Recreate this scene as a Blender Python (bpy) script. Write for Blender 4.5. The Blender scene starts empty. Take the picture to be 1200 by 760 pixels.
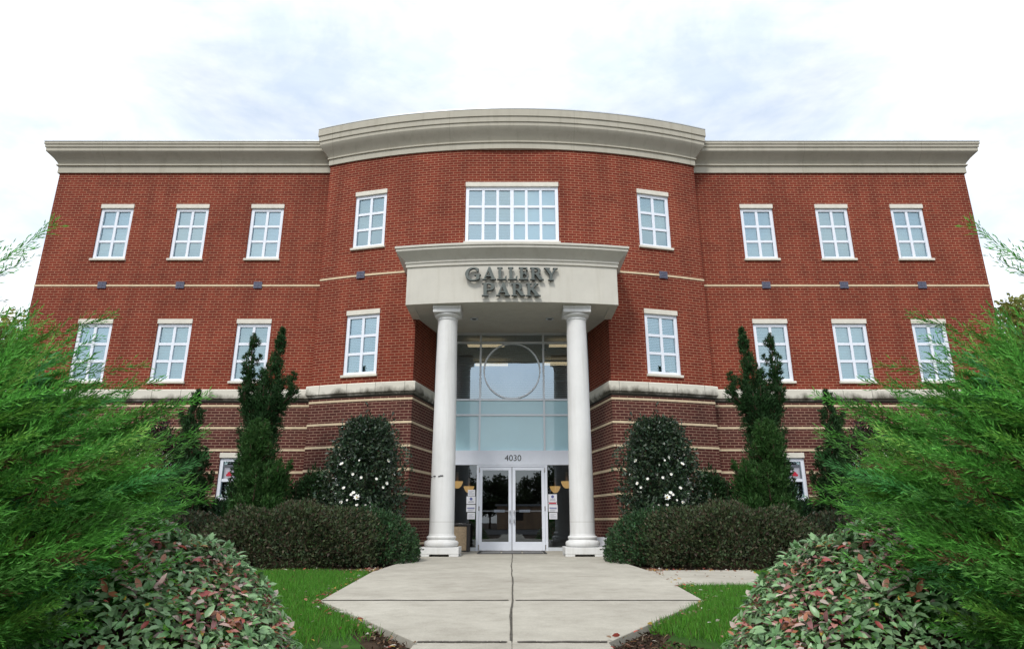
import bpy, bmesh, math, random
import numpy as np
from mathutils import Vector, Matrix

R = math.radians
rng = np.random.default_rng(7)
random.seed(7)
C = bpy.context.scene.collection
SC = bpy.context.scene

# ------------------------------------------------------------------ camera
cam_d = bpy.data.cameras.new("camera")
cam = bpy.data.objects.new("camera", cam_d)
C.objects.link(cam)
cam_d.sensor_width = 36.0
cam_d.lens = 765 / 1200 * 36.0
cam_d.clip_end = 2000
cam.location = (0, 0, 0)
cam.rotation_euler = (R(90 + 16.8), 0, 0)
SC.camera = cam
G = -0.75                                   # paving level below the lens

# ------------------------------------------------------------------ world
SUN_EL, SUN_AZ = R(48), R(200)
w = bpy.data.worlds.new("World")
SC.world = w
w.use_nodes = True
nt = w.node_tree
nt.nodes.clear()
N = nt.nodes.new
out = N("ShaderNodeOutputWorld")
sky = N("ShaderNodeTexSky")
sky.sky_type = 'NISHITA'
sky.sun_disc = False
sky.sun_elevation = SUN_EL
sky.sun_rotation = SUN_AZ
sky.air_density = 1.0
sky.dust_density = 1.5
bg = N("ShaderNodeBackground")
bg.inputs['Strength'].default_value = 0.15
nt.links.new(sky.outputs[0], bg.inputs[0])
cl = N("ShaderNodeBackground")
cl.inputs['Strength'].default_value = 1.0
tc = N("ShaderNodeTexCoord")
mp = N("ShaderNodeMapping")
mp.inputs['Rotation'].default_value = (0.2, 0.35, 0.5)
mp.inputs['Scale'].default_value = (1.0, 1.0, 1.9)
sx_ = N("ShaderNodeSeparateXYZ")
nt.links.new(tc.outputs['Generated'], sx_.inputs[0])
ab = N("ShaderNodeMath")
ab.operation = 'ABSOLUTE'
nt.links.new(sx_.outputs['X'], ab.inputs[0])
ng = N("ShaderNodeMath")
ng.operation = 'MULTIPLY'
ng.inputs[1].default_value = -1
nt.links.new(ab.outputs[0], ng.inputs[0])
cx_ = N("ShaderNodeCombineXYZ")
nt.links.new(ng.outputs[0], cx_.inputs['X'])
nt.links.new(sx_.outputs['Y'], cx_.inputs['Y'])
nt.links.new(sx_.outputs['Z'], cx_.inputs['Z'])
nt.links.new(cx_.outputs[0], mp.inputs['Vector'])
mp.inputs['Location'].default_value = (2.2, 6.3, 9.9)
n1 = N("ShaderNodeTexNoise")
n1.inputs['Scale'].default_value = 2.1
n1.inputs['Detail'].default_value = 7
n1.inputs['Roughness'].default_value = 0.55
n1.inputs['Distortion'].default_value = 0.35
nt.links.new(mp.outputs[0], n1.inputs['Vector'])
cr = N("ShaderNodeValToRGB")
cr.color_ramp.elements[0].position = 0.36
cr.color_ramp.elements[0].color = (0.55, 0.55, 0.55, 1)
cr.color_ramp.elements[1].position = 0.54
cr.color_ramp.elements[1].color = (1, 1, 1, 1)
nt.links.new(n1.outputs['Fac'], cr.inputs[0])
n2 = N("ShaderNodeTexNoise")
n2.inputs['Scale'].default_value = 4.0
n2.inputs['Roughness'].default_value = 0.6
n2.inputs['Distortion'].default_value = 0.4
n2.inputs['Detail'].default_value = 6
nt.links.new(mp.outputs[0], n2.inputs['Vector'])
cc = N("ShaderNodeValToRGB")
cc.color_ramp.elements[0].position = 0.34
cc.color_ramp.elements[0].color = (0.67, 0.75, 0.84, 1)
cc.color_ramp.elements[1].position = 0.62
cc.color_ramp.elements[1].color = (0.97, 0.99, 1.0, 1)
nt.links.new(n2.outputs['Fac'], cc.inputs[0])
nt.links.new(cc.outputs[0], cl.inputs[0])
mx = N("ShaderNodeMixShader")
nt.links.new(cr.outputs[0], mx.inputs[0])
nt.links.new(bg.outputs[0], mx.inputs[1])
nt.links.new(cl.outputs[0], mx.inputs[2])
nt.links.new(mx.outputs[0], out.inputs[0])

sun_d = bpy.data.lights.new("sun", 'SUN')
sun_d.energy = 1.5
sun_d.angle = R(12)
sun_d.color = (1.0, 0.96, 0.9)
sun = bpy.data.objects.new("sun", sun_d)
C.objects.link(sun)
# light from behind the camera, a little to the left
sv = Vector((math.sin(SUN_AZ) * math.cos(SUN_EL), math.cos(SUN_AZ) * math.cos(SUN_EL), math.sin(SUN_EL)))
sun.rotation_euler = sv.to_track_quat('Z', 'Y').to_euler()

SC.view_settings.view_transform = 'Standard'
SC.view_settings.look = 'None'
SC.view_settings.gamma = 1
SC.view_settings.exposure = 0.5
SC.cycles.max_bounces = 7
SC.cycles.transparent_max_bounces = 12


# ------------------------------------------------------------------ materials
def mat(name, col=(0.5, 0.5, 0.5), rough=0.6, spec=0.4, metal=0.0, noise=0.0, nscale=8.0, bump=0.0, bscale=60.0, emit=None):
    m = bpy.data.materials.new(name)
    m.use_nodes = True
    t = m.node_tree
    b = t.nodes['Principled BSDF']
    b.inputs['Base Color'].default_value = (*col, 1)
    b.inputs['Roughness'].default_value = rough
    b.inputs['Specular IOR Level'].default_value = spec
    b.inputs['Metallic'].default_value = metal
    if noise or bump:
        c = t.nodes.new("ShaderNodeTexCoord")
    if noise:
        n = t.nodes.new("ShaderNodeTexNoise")
        n.inputs['Scale'].default_value = nscale
        n.inputs['Detail'].default_value = 8
        n.inputs['Roughness'].default_value = 0.65
        t.links.new(c.outputs['Object'], n.inputs['Vector'])
        r = t.nodes.new("ShaderNodeValToRGB")
        r.color_ramp.elements[0].position = 0.3
        r.color_ramp.elements[1].position = 0.7
        r.color_ramp.elements[0].color = (*[x * (1 - noise) for x in col], 1)
        r.color_ramp.elements[1].color = (*[min(1, x * (1 + noise)) for x in col], 1)
        t.links.new(n.outputs['Fac'], r.inputs[0])
        t.links.new(r.outputs[0], b.inputs['Base Color'])
    if bump:
        n = t.nodes.new("ShaderNodeTexNoise")
        n.inputs['Scale'].default_value = bscale
        n.inputs['Detail'].default_value = 5
        t.links.new(c.outputs['Object'], n.inputs['Vector'])
        bm_ = t.nodes.new("ShaderNodeBump")
        bm_.inputs['Strength'].default_value = bump
        bm_.inputs['Distance'].default_value = 0.01
        t.links.new(n.outputs['Fac'], bm_.inputs['Height'])
        t.links.new(bm_.outputs[0], b.inputs['Normal'])
    if emit:
        b.inputs['Emission Color'].default_value = (*emit[0], 1)
        b.inputs['Emission Strength'].default_value = emit[1]
    return m


def brick_mat(name, c1, c2, mortar):
    m = bpy.data.materials.new(name)
    m.use_nodes = True
    t = m.node_tree
    b = t.nodes['Principled BSDF']
    b.inputs['Roughness'].default_value = 0.85
    b.inputs['Specular IOR Level'].default_value = 0.15
    uv = t.nodes.new("ShaderNodeUVMap")
    uv.uv_map = "UVMap"
    br = t.nodes.new("ShaderNodeTexBrick")
    br.offset = 0.5
    br.inputs['Scale'].default_value = 1.0
    br.inputs['Brick Width'].default_value = 0.225
    br.inputs['Row Height'].default_value = 0.077
    br.inputs['Mortar Size'].default_value = 0.0085
    br.inputs['Mortar Smooth'].default_value = 0.1
    br.inputs['Bias'].default_value = -0.1
    br.inputs['Color1'].default_value = (*c1, 1)
    br.inputs['Color2'].default_value = (*c2, 1)
    br.inputs['Mortar'].default_value = (*mortar, 1)
    t.links.new(uv.outputs[0], br.inputs['Vector'])
    # weathering: broad soft patches, and vertical streaks that belong to the brick
    n = t.nodes.new("ShaderNodeTexNoise")
    n.inputs['Scale'].default_value = 0.55
    n.inputs['Detail'].default_value = 8
    n.inputs['Roughness'].default_value = 0.65
    t.links.new(uv.outputs[0], n.inputs['Vector'])
    r = t.nodes.new("ShaderNodeValToRGB")
    r.color_ramp.elements[0].position = 0.3
    r.color_ramp.elements[0].color = (0.78, 0.76, 0.76, 1)
    r.color_ramp.elements[1].position = 0.7
    r.color_ramp.elements[1].color = (1.12, 1.1, 1.08, 1)
    t.links.new(n.outputs['Fac'], r.inputs[0])
    mul = t.nodes.new("ShaderNodeMix")
    mul.data_type = 'RGBA'
    mul.blend_type = 'MULTIPLY'
    mul.inputs['Factor'].default_value = 1
    t.links.new(br.outputs['Color'], mul.inputs['A'])
    t.links.new(r.outputs[0], mul.inputs['B'])
    ms = t.nodes.new("ShaderNodeMapping")
    ms.inputs['Scale'].default_value = (1.6, 0.16, 1)
    t.links.new(uv.outputs[0], ms.inputs['Vector'])
    n3 = t.nodes.new("ShaderNodeTexNoise")
    n3.inputs['Scale'].default_value = 1.0
    n3.inputs['Detail'].default_value = 8
    n3.inputs['Roughness'].default_value = 0.7
    t.links.new(ms.outputs[0], n3.inputs['Vector'])
    r3 = t.nodes.new("ShaderNodeValToRGB")
    r3.color_ramp.elements[0].position = 0.42
    r3.color_ramp.elements[0].color = (1.06, 1.05, 1.04, 1)
    r3.color_ramp.elements[1].position = 0.72
    r3.color_ramp.elements[1].color = (0.70, 0.70, 0.72, 1)
    t.links.new(n3.outputs['Fac'], r3.inputs[0])
    mul2 = t.nodes.new("ShaderNodeMix")
    mul2.data_type = 'RGBA'
    mul2.blend_type = 'MULTIPLY'
    mul2.inputs['Factor'].default_value = 1
    t.links.new(mul.outputs['Result'], mul2.inputs['A'])
    t.links.new(r3.outputs[0], mul2.inputs['B'])
    t.links.new(mul2.outputs['Result'], b.inputs['Base Color'])
    bp = t.nodes.new("ShaderNodeBump")
    bp.inputs['Strength'].default_value = 0.5
    bp.inputs['Distance'].default_value = 0.008
    bp.invert = True
    t.links.new(br.outputs['Fac'], bp.inputs['Height'])
    t.links.new(bp.outputs[0], b.inputs['Normal'])
    return m


def glass_mat(name, refl, tint, gcol=(0.9, 0.96, 1.0), wavy=0.0):
    m = bpy.data.materials.new(name)
    m.use_nodes = True
    t = m.node_tree
    t.nodes.clear()
    o = t.nodes.new("ShaderNodeOutputMaterial")
    tr = t.nodes.new("ShaderNodeBsdfTransparent")
    tr.inputs[0].default_value = (*tint, 1)
    gl = t.nodes.new("ShaderNodeBsdfGlossy")
    gl.inputs['Color'].default_value = (*gcol, 1)
    gl.inputs['Roughness'].default_value = 0.0
    lw = t.nodes.new("ShaderNodeFresnel")
    lw.inputs['IOR'].default_value = 1.5
    ad = t.nodes.new("ShaderNodeMath")
    ad.operation = 'ADD'
    ad.use_clamp = True
    ad.inputs[1].default_value = refl
    t.links.new(lw.outputs[0], ad.inputs[0])
    if wavy:
        c = t.nodes.new("ShaderNodeTexCoord")
        n = t.nodes.new("ShaderNodeTexNoise")
        n.inputs['Scale'].default_value = 0.9
        n.inputs['Detail'].default_value = 1
        t.links.new(c.outputs['Object'], n.inputs['Vector'])
        b = t.nodes.new("ShaderNodeBump")
        b.inputs['Strength'].default_value = wavy
        b.inputs['Distance'].default_value = 0.02
        t.links.new(n.outputs['Fac'], b.inputs['Height'])
        t.links.new(b.outputs[0], gl.inputs['Normal'])
    mx = t.nodes.new("ShaderNodeMixShader")
    t.links.new(ad.outputs[0], mx.inputs[0])
    t.links.new(tr.outputs[0], mx.inputs[1])
    t.links.new(gl.outputs[0], mx.inputs[2])
    t.links.new(mx.outputs[0], o.inputs[0])
    return m


def leaf_mat(name, rough=0.55, spec=0.3, trans=0.3):
    m = bpy.data.materials.new(name)
    m.use_nodes = True
    t = m.node_tree
    b = t.nodes['Principled BSDF']
    o = t.nodes['Material Output']
    a = t.nodes.new("ShaderNodeAttribute")
    a.attribute_name = "tint"
    t.links.new(a.outputs['Color'], b.inputs['Base Color'])
    b.inputs['Roughness'].default_value = rough
    b.inputs['Specular IOR Level'].default_value = spec
    tr = t.nodes.new("ShaderNodeBsdfTranslucent")
    t.links.new(a.outputs['Color'], tr.inputs['Color'])
    mx = t.nodes.new("ShaderNodeMixShader")
    mx.inputs[0].default_value = trans
    t.links.new(b.outputs[0], mx.inputs[1])
    t.links.new(tr.outputs[0], mx.inputs[2])
    t.links.new(mx.outputs[0], o.inputs[0])
    return m


def concrete_mat():
    m = mat('concrete', (0.42, 0.40, 0.35), 0.85, 0.2)
    t = m.node_tree
    b = t.nodes['Principled BSDF']
    c = t.nodes.new("ShaderNodeTexCoord")
    def noise(scale, detail=8, rough=0.65):
        n = t.nodes.new("ShaderNodeTexNoise")
        n.inputs['Scale'].default_value = scale
        n.inputs['Detail'].default_value = detail
        n.inputs['Roughness'].default_value = rough
        t.links.new(c.outputs['Object'], n.inputs['Vector'])
        return n
    def ramp(n, p0, c0, p1, c1):
        r = t.nodes.new("ShaderNodeValToRGB")
        r.color_ramp.elements[0].position = p0
        r.color_ramp.elements[0].color = (*c0, 1)
        r.color_ramp.elements[1].position = p1
        r.color_ramp.elements[1].color = (*c1, 1)
        t.links.new(n.outputs['Fac'], r.inputs[0])
        return r
    def mul(a, bb):
        x = t.nodes.new("ShaderNodeMix")
        x.data_type = 'RGBA'
        x.blend_type = 'MULTIPLY'
        x.inputs['Factor'].default_value = 1
        t.links.new(a, x.inputs['A'])
        t.links.new(bb, x.inputs['B'])
        return x.outputs['Result']
    big = ramp(noise(0.6), 0.3, (0.37, 0.345, 0.295), 0.7, (0.50, 0.475, 0.41))
    mid = ramp(noise(3.5, 10, 0.75), 0.32, (0.82, 0.81, 0.79), 0.6, (1.05, 1.05, 1.04))
    fine = ramp(noise(90, 3), 0.3, (0.86, 0.86, 0.86), 0.7, (1.08, 1.08, 1.08))
    res = mul(mul(big.outputs[0], mid.outputs[0]), fine.outputs[0])
    t.links.new(res, b.inputs['Base Color'])
    bp = t.nodes.new("ShaderNodeBump")
    bp.inputs['Strength'].default_value = 0.25
    bp.inputs['Distance'].default_value = 0.004
    n = noise(120, 3)
    t.links.new(n.outputs['Fac'], bp.inputs['Height'])
    t.links.new(bp.outputs[0], b.inputs['Normal'])
    return m


def stucco_mat(name, col, joint, dirt, rough=0.9):
    """painted render: soft mottling, faint rain streaks, hairline panel joints every `joint` metres"""
    m = mat(name, col, rough, 0.15 if rough > .7 else .35, noise=0.06, nscale=1.4, bump=0.12)
    t = m.node_tree
    b = t.nodes['Principled BSDF']
    src = b.inputs['Base Color'].links[0].from_socket
    c = t.nodes.new("ShaderNodeTexCoord")
    mp_ = t.nodes.new("ShaderNodeMapping")
    mp_.inputs['Scale'].default_value = (5.0, 5.0, 0.35)
    t.links.new(c.outputs['Object'], mp_.inputs['Vector'])
    n = t.nodes.new("ShaderNodeTexNoise")
    n.inputs['Scale'].default_value = 1.0
    n.inputs['Detail'].default_value = 7
    n.inputs['Roughness'].default_value = 0.7
    t.links.new(mp_.outputs[0], n.inputs['Vector'])
    r = t.nodes.new("ShaderNodeValToRGB")
    r.color_ramp.elements[0].position = 0.5
    r.color_ramp.elements[0].color = (1, 1, 1, 1)
    r.color_ramp.elements[1].position = 0.8
    d = 1 - dirt * 2.2
    r.color_ramp.elements[1].color = (d, d * .985, d * .95, 1)
    t.links.new(n.outputs['Fac'], r.inputs[0])
    uv = t.nodes.new("ShaderNodeUVMap")
    uv.uv_map = "UVMap"
    br = t.nodes.new("ShaderNodeTexBrick")
    br.inputs['Scale'].default_value = 1
    br.inputs['Brick Width'].default_value = joint
    br.inputs['Row Height'].default_value = 60
    br.inputs['Mortar Size'].default_value = 0.006
    br.inputs['Color1'].default_value = (1, 1, 1, 1)
    br.inputs['Color2'].default_value = (.96, .96, .95, 1)
    br.inputs['Mortar'].default_value = (.7, .69, .66, 1)
    t.links.new(uv.outputs[0], br.inputs['Vector'])
    last = src
    for o in (r.outputs[0], br.outputs['Color']):
        x = t.nodes.new("ShaderNodeMix")
        x.data_type = 'RGBA'
        x.blend_type = 'MULTIPLY'
        x.inputs['Factor'].default_value = 1
        t.links.new(last, x.inputs['A'])
        t.links.new(o, x.inputs['B'])
        last = x.outputs['Result']
    t.links.new(last, b.inputs['Base Color'])
    return m


M = {}
M['brick'] = brick_mat('red_brick', (0.215, 0.036, 0.020), (0.150, 0.024, 0.015), (0.37, 0.19, 0.12))
M['brick_dark'] = brick_mat('maroon_brick', (0.100, 0.029, 0.025), (0.068, 0.022, 0.020), (0.31, 0.20, 0.145))
M['stucco'] = stucco_mat('grey_stucco', (0.46, 0.435, 0.365), 3.6, 0.10)
M['stucco_light'] = stucco_mat('pale_stucco', (0.58, 0.56, 0.50), 50, 0.06)
M['stone'] = mat('cast_stone', (0.68, 0.65, 0.57), 0.85, 0.2, noise=0.12, nscale=3.0)
def belt_mat():
    m = mat('belt_stone', (0.68, 0.65, 0.57), 0.85, 0.2)
    t = m.node_tree
    b = t.nodes['Principled BSDF']
    uv = t.nodes.new("ShaderNodeUVMap")
    uv.uv_map = "UVMap"
    br = t.nodes.new("ShaderNodeTexBrick")
    br.inputs['Scale'].default_value = 1
    br.inputs['Brick Width'].default_value = 0.8
    br.inputs['Row Height'].default_value = 20
    br.inputs['Mortar Size'].default_value = 0.008
    br.inputs['Color1'].default_value = (0.70, 0.67, 0.585, 1)
    br.inputs['Color2'].default_value = (0.62, 0.59, 0.51, 1)
    br.inputs['Mortar'].default_value = (0.30, 0.28, 0.24, 1)
    t.links.new(uv.outputs[0], br.inputs['Vector'])
    c = t.nodes.new("ShaderNodeTexCoord")
    mp_ = t.nodes.new("ShaderNodeMapping")
    mp_.inputs['Scale'].default_value = (1.0, 1.0, 0.5)
    t.links.new(c.outputs['Object'], mp_.inputs['Vector'])
    n = t.nodes.new("ShaderNodeTexNoise")
    n.inputs['Scale'].default_value = 2.2
    n.inputs['Detail'].default_value = 9
    n.inputs['Roughness'].default_value = 0.7
    t.links.new(mp_.outputs[0], n.inputs['Vector'])
    # lichen and drip stains, heaviest on the weathered lower lip
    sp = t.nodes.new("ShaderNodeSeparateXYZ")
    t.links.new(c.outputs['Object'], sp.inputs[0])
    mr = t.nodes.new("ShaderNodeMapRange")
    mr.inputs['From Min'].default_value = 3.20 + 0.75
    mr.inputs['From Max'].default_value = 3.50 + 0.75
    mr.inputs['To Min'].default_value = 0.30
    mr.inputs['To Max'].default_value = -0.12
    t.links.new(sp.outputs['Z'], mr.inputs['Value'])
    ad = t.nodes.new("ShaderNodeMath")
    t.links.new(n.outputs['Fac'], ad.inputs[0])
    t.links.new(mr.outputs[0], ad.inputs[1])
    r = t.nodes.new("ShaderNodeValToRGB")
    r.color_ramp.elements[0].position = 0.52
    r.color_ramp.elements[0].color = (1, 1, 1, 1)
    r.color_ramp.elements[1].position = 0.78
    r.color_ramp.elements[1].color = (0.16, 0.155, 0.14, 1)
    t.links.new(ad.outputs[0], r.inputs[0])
    x = t.nodes.new("ShaderNodeMix")
    x.data_type = 'RGBA'
    x.blend_type = 'MULTIPLY'
    x.inputs['Factor'].default_value = 1
    t.links.new(br.outputs['Color'], x.inputs['A'])
    t.links.new(r.outputs[0], x.inputs['B'])
    t.links.new(x.outputs['Result'], b.inputs['Base Color'])
    return m
M['belt'] = belt_mat()
M['band'] = mat('buff_band', (0.62, 0.50, 0.34), 0.85, 0.2, noise=0.15, nscale=6.0)
M['white_frame'] = mat('white_frame', (0.78, 0.82, 0.90), 0.4, 0.4, noise=0.03, nscale=4)
M['alu'] = mat('silver_aluminium', (0.66, 0.70, 0.74), 0.35, 0.5, metal=0.25, noise=0.03, nscale=5)
M['white_paint'] = stucco_mat('white_column_paint', (0.70, 0.70, 0.69), 50, 0.09, 0.55)
M['blind'] = mat('white_blind', (0.82, 0.85, 0.86), 0.6, 0.3)
M['glass'] = glass_mat('window_glass', 0.36, (0.70, 0.87, 0.93), (0.72, 0.93, 1.0), wavy=0.18)
M['glass_dark'] = glass_mat('tinted_glass', 0.34, (0.62, 0.64, 0.64), (0.80, 0.93, 1.0), wavy=0.15)
M['glass_door'] = glass_mat('door_glass', 0.10, (0.55, 0.55, 0.54), (0.85, 0.93, 1.0))
M['spandrel'] = mat('blue_spandrel_glass', (0.50, 0.76, 0.84), 0.03, 0.8, noise=0.04, nscale=1.0)
M['roofing'] = mat('roof_membrane', (0.3, 0.3, 0.3), 0.9)
M['vent'] = mat('blue_grey_vent', (0.11, 0.115, 0.17), 0.5, 0.4, noise=0.2, nscale=20)
M['dark'] = mat('dark_interior', (0.035, 0.03, 0.028), 0.8)
M['carpet'] = mat('lobby_floor', (0.05, 0.042, 0.04), 0.7)
M['ceil'] = mat('ceiling_tile', (0.25, 0.24, 0.22), 0.8)
M['lamp'] = mat('warm_fixture', (0.9, 0.85, 0.7), 0.5, emit=((1.0, 0.80, 0.48), 0.8))
M['sconce'] = mat('amber_sconce', (0.8, 0.55, 0.2), 0.5, emit=((1.0, 0.62, 0.22), 0.55))
M['steel'] = mat('handle_steel', (0.6, 0.6, 0.6), 0.25, 0.5, metal=0.9)
M['letter'] = mat('letter_face', (0.095, 0.108, 0.098), 0.35, 0.5, metal=0.5, noise=0.1, nscale=10)
M['letter_side'] = mat('letter_side', (0.03, 0.033, 0.033), 0.5, 0.4)
M['ink'] = mat('black_ink', (0.015, 0.015, 0.018), 0.5)
M['paper'] = mat('notice_paper', (0.75, 0.76, 0.80), 0.7, noise=0.03)
M['blue_ink'] = mat('blue_print', (0.12, 0.14, 0.35), 0.7)
M['grey_ink'] = mat('grey_print', (0.25, 0.27, 0.33), 0.7)
M['red_ink'] = mat('red_print', (0.50, 0.02, 0.05), 0.6)
M['concrete'] = concrete_mat()
M['soil'] = mat('soil', (0.050, 0.034, 0.022), 0.95, 0.1, noise=0.5, nscale=5, bump=0.8, bscale=40)
M['turf'] = mat('turf_base', (0.030, 0.075, 0.014), 0.95, 0.1, noise=0.4, nscale=3)
M['asphalt'] = mat('asphalt', (0.05, 0.05, 0.052), 0.9, 0.2, noise=0.2, nscale=3)
M['bark'] = mat('bark', (0.075, 0.05, 0.035), 0.9, 0.1, noise=0.35, nscale=14, bump=0.6, bscale=30)
M['leaf'] = leaf_mat('leaf')
M['leaf_gloss'] = leaf_mat('glossy_leaf', 0.36, 0.6, 0.2)
M['needle'] = leaf_mat('needle', 0.6, 0.25, 0.3)
M['grass'] = leaf_mat('grass_blade', 0.55, 0.25, 0.35)
M['mulch'] = leaf_mat('mulch_chip', 0.9, 0.1, 0.0)
M['petal'] = mat('white_petal', (0.82, 0.82, 0.78), 0.6, 0.2)
M['pistil'] = mat('yellow_pistil', (0.6, 0.42, 0.08), 0.7)
M['tan_panel'] = mat('pebble_panel', (0.30, 0.23, 0.15), 0.9, noise=0.45, nscale=60)
M['dark_metal'] = mat('dark_metal', (0.03, 0.028, 0.027), 0.5, 0.4)
M['rubber'] = mat('mat_rubber', (0.04, 0.04, 0.042), 0.8)
M['tan_brick'] = brick_mat('tan_brick', (0.42, 0.27, 0.16), (0.36, 0.22, 0.13), (0.4, 0.36, 0.3))
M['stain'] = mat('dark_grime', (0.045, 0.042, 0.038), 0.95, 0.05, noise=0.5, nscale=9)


# ------------------------------------------------------------------ builders
def link(o, parent=None):
    C.objects.link(o)
    if parent is not None:
        o.parent = parent
    return o


def tag(o, label, cat, group=None):
    o['label'] = label
    o['category'] = cat
    if group:
        o['group'] = group
    return o


def empty(name, loc, label, cat, group=None):
    o = bpy.data.objects.new(name, None)
    o.location = loc
    o.empty_display_size = 0.2
    link(o)
    return tag(o, label, cat, group)


class MB:
    """collects faces (any size) with a material slot and uv, builds ONE mesh"""
    def __init__(s):
        s.v, s.f, s.m, s.uv = [], [], [], []

    def face(s, pts, mi=0, uv=None):
        b = len(s.v)
        s.v += [tuple(p) for p in pts]
        s.f.append(list(range(b, b + len(pts))))
        s.m.append(mi)
        s.uv.append(uv if uv else [(p[0], p[2]) for p in pts])

    def box(s, x0, x1, y0, y1, z0, z1, mi=0, T=None):
        P = [(x0, y0, z0), (x1, y0, z0), (x1, y1, z0), (x0, y1, z0), (x0, y0, z1), (x1, y0, z1), (x1, y1, z1), (x0, y1, z1)]
        if T is not None:
            P = [tuple(T @ Vector(p)) for p in P]
        for q in ((0, 1, 5, 4), (1, 2, 6, 5), (2, 3, 7, 6), (3, 0, 4, 7), (4, 5, 6, 7), (3, 2, 1, 0)):
            s.face([P[i] for i in q], mi)

    def grid(s, rows, mi=0, closed=False):
        """rows of equal length point lists, joined by quads"""
        for i in range(len(rows) - 1):
            a, b = rows[i], rows[i + 1]
            n = len(a)
            for j in range(n if closed else n - 1):
                k = (j + 1) % n
                s.face([a[j], a[k], b[k], b[j]], mi)

    def lathe(s, prof, cx, cy, seg=40, mi=0, T=None):
        rows = []
        for r, z in prof:
            row = [(cx + r * math.cos(2 * math.pi * k / seg), cy + r * math.sin(2 * math.pi * k / seg), z) for k in range(seg)]
            if T is not None:
                row = [tuple(T @ Vector(p)) for p in row]
            rows.append(row)
        s.grid(rows, mi, closed=True)

    def tube(s, pts, rads, seg=8, mi=0):
        pts = [Vector(p) for p in pts]
        rows = []
        for i, p in enumerate(pts):
            d = (pts[min(i + 1, len(pts) - 1)] - pts[max(i - 1, 0)]).normalized()
            a = d.cross(Vector((0, 0, 1)))
            if a.length < 1e-3:
                a = Vector((1, 0, 0))
            a.normalize()
            b = d.cross(a)
            r = rads[i] if hasattr(rads, '__len__') else rads
            rows.append([tuple(p + a * r * math.cos(2 * math.pi * k / seg) + b * r * math.sin(2 * math.pi * k / seg)) for k in range(seg)])
        s.grid(rows, mi, closed=True)
        s.face(list(reversed(rows[0])), mi)
        s.face(rows[-1], mi)

    def sweep(s, prof, path, mi=0, close=True):
        """profile (out, z) swept along plan path (x, y); out is to the right of the path"""
        P = [Vector(p) for p in path]
        n = len(P)
        offs = []
        for i in range(n):
            ds = []
            if i > 0:
                ds.append((P[i] - P[i - 1]).normalized())
            if i < n - 1:
                ds.append((P[i + 1] - P[i]).normalized())
            ns = [Vector((d.y, -d.x)) for d in ds]
            m = sum(ns, Vector((0, 0)))
            m.normalize()
            offs.append(m / max(0.2, m.dot(ns[0])))
        rows = [[(P[i].x + offs[i].x * o, P[i].y + offs[i].y * o, z) for o, z in prof] for i in range(n)]
        s.grid(rows, mi, closed=close)
        s.face(rows[0], mi)
        s.face(list(reversed(rows[-1])), mi)

    def mirror(s):
        k = MB()
        k.v = [(-x, y, z) for x, y, z in s.v]
        k.f = [list(reversed(f)) for f in s.f]
        k.m = list(s.m)
        k.uv = [list(reversed(u)) for u in s.uv]
        return k

    def build(s, name, mats, parent=None, smooth=None, weld=True, bevel=None):
        me = bpy.data.meshes.new(name)
        me.from_pydata(s.v, [], s.f)
        if not isinstance(mats, (list, tuple)):
            mats = [mats]
        for x in mats:
            me.materials.append(x)
        me.polygons.foreach_set('material_index', s.m)
        uvl = me.uv_layers.new(name="UVMap")
        uvl.data.foreach_set('uv', [c for u in s.uv for p in u for c in p])
        if weld or smooth is not None:
            b = bmesh.new()
            b.from_mesh(me)
            bmesh.ops.remove_doubles(b, verts=b.verts, dist=1e-5)
            bmesh.ops.recalc_face_normals(b, faces=b.faces)
            b.to_mesh(me)
            b.free()
        me.update()
        o = bpy.data.objects.new(name, me)
        link(o, parent)
        if bevel:
            mod = o.modifiers.new('bevel', 'BEVEL')
            mod.width = bevel
            mod.segments = 2
            mod.limit_method = 'ANGLE'
            mod.angle_limit = R(40)
        if smooth is not None:
            me.shade_smooth()
            me.set_sharp_from_angle(angle=R(smooth))
        return o


def np_mesh(name, V, F, material, tint=None, parent=None):
    """big mesh from numpy: V (n,3), F (m,k)"""
    me = bpy.data.meshes.new(name)
    nv, (nf, k) = len(V), F.shape
    me.vertices.add(nv)
    me.vertices.foreach_set('co', np.ascontiguousarray(V, np.float32).ravel())
    me.loops.add(nf * k)
    me.loops.foreach_set('vertex_index', np.ascontiguousarray(F, np.int32).ravel())
    me.polygons.add(nf)
    me.polygons.foreach_set('loop_start', np.arange(0, nf * k, k, dtype=np.int32))
    if tint is not None:
        a = me.attributes.new('tint', 'FLOAT_COLOR', 'POINT')
        c = np.ones((nv, 4), np.float32)
        c[:, :3] = tint
        a.data.foreach_set('color', c.ravel())
    me.materials.append(material)
    me.update(calc_edges=True)
    o = bpy.data.objects.new(name, me)
    link(o, parent)
    return o


def unit(a):
    return a / np.maximum(np.linalg.norm(a, axis=-1, keepdims=True), 1e-9)


def blades(P, D, L, W, fat=0.45):
    """rhombus blades: verts (n*4,3)"""
    n = len(P)
    D = unit(D)
    S = unit(np.cross(D, rng.normal(size=(n, 3))))
    L = np.broadcast_to(np.asarray(L, float), (n,))[:, None]
    W = np.broadcast_to(np.asarray(W, float), (n,))[:, None]
    V = np.stack([P, P + D * L * fat + S * W * .5, P + D * L, P + D * L * fat - S * W * .5], 1)
    return V.reshape(-1, 3), np.arange(n * 4).reshape(n, 4)


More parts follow.
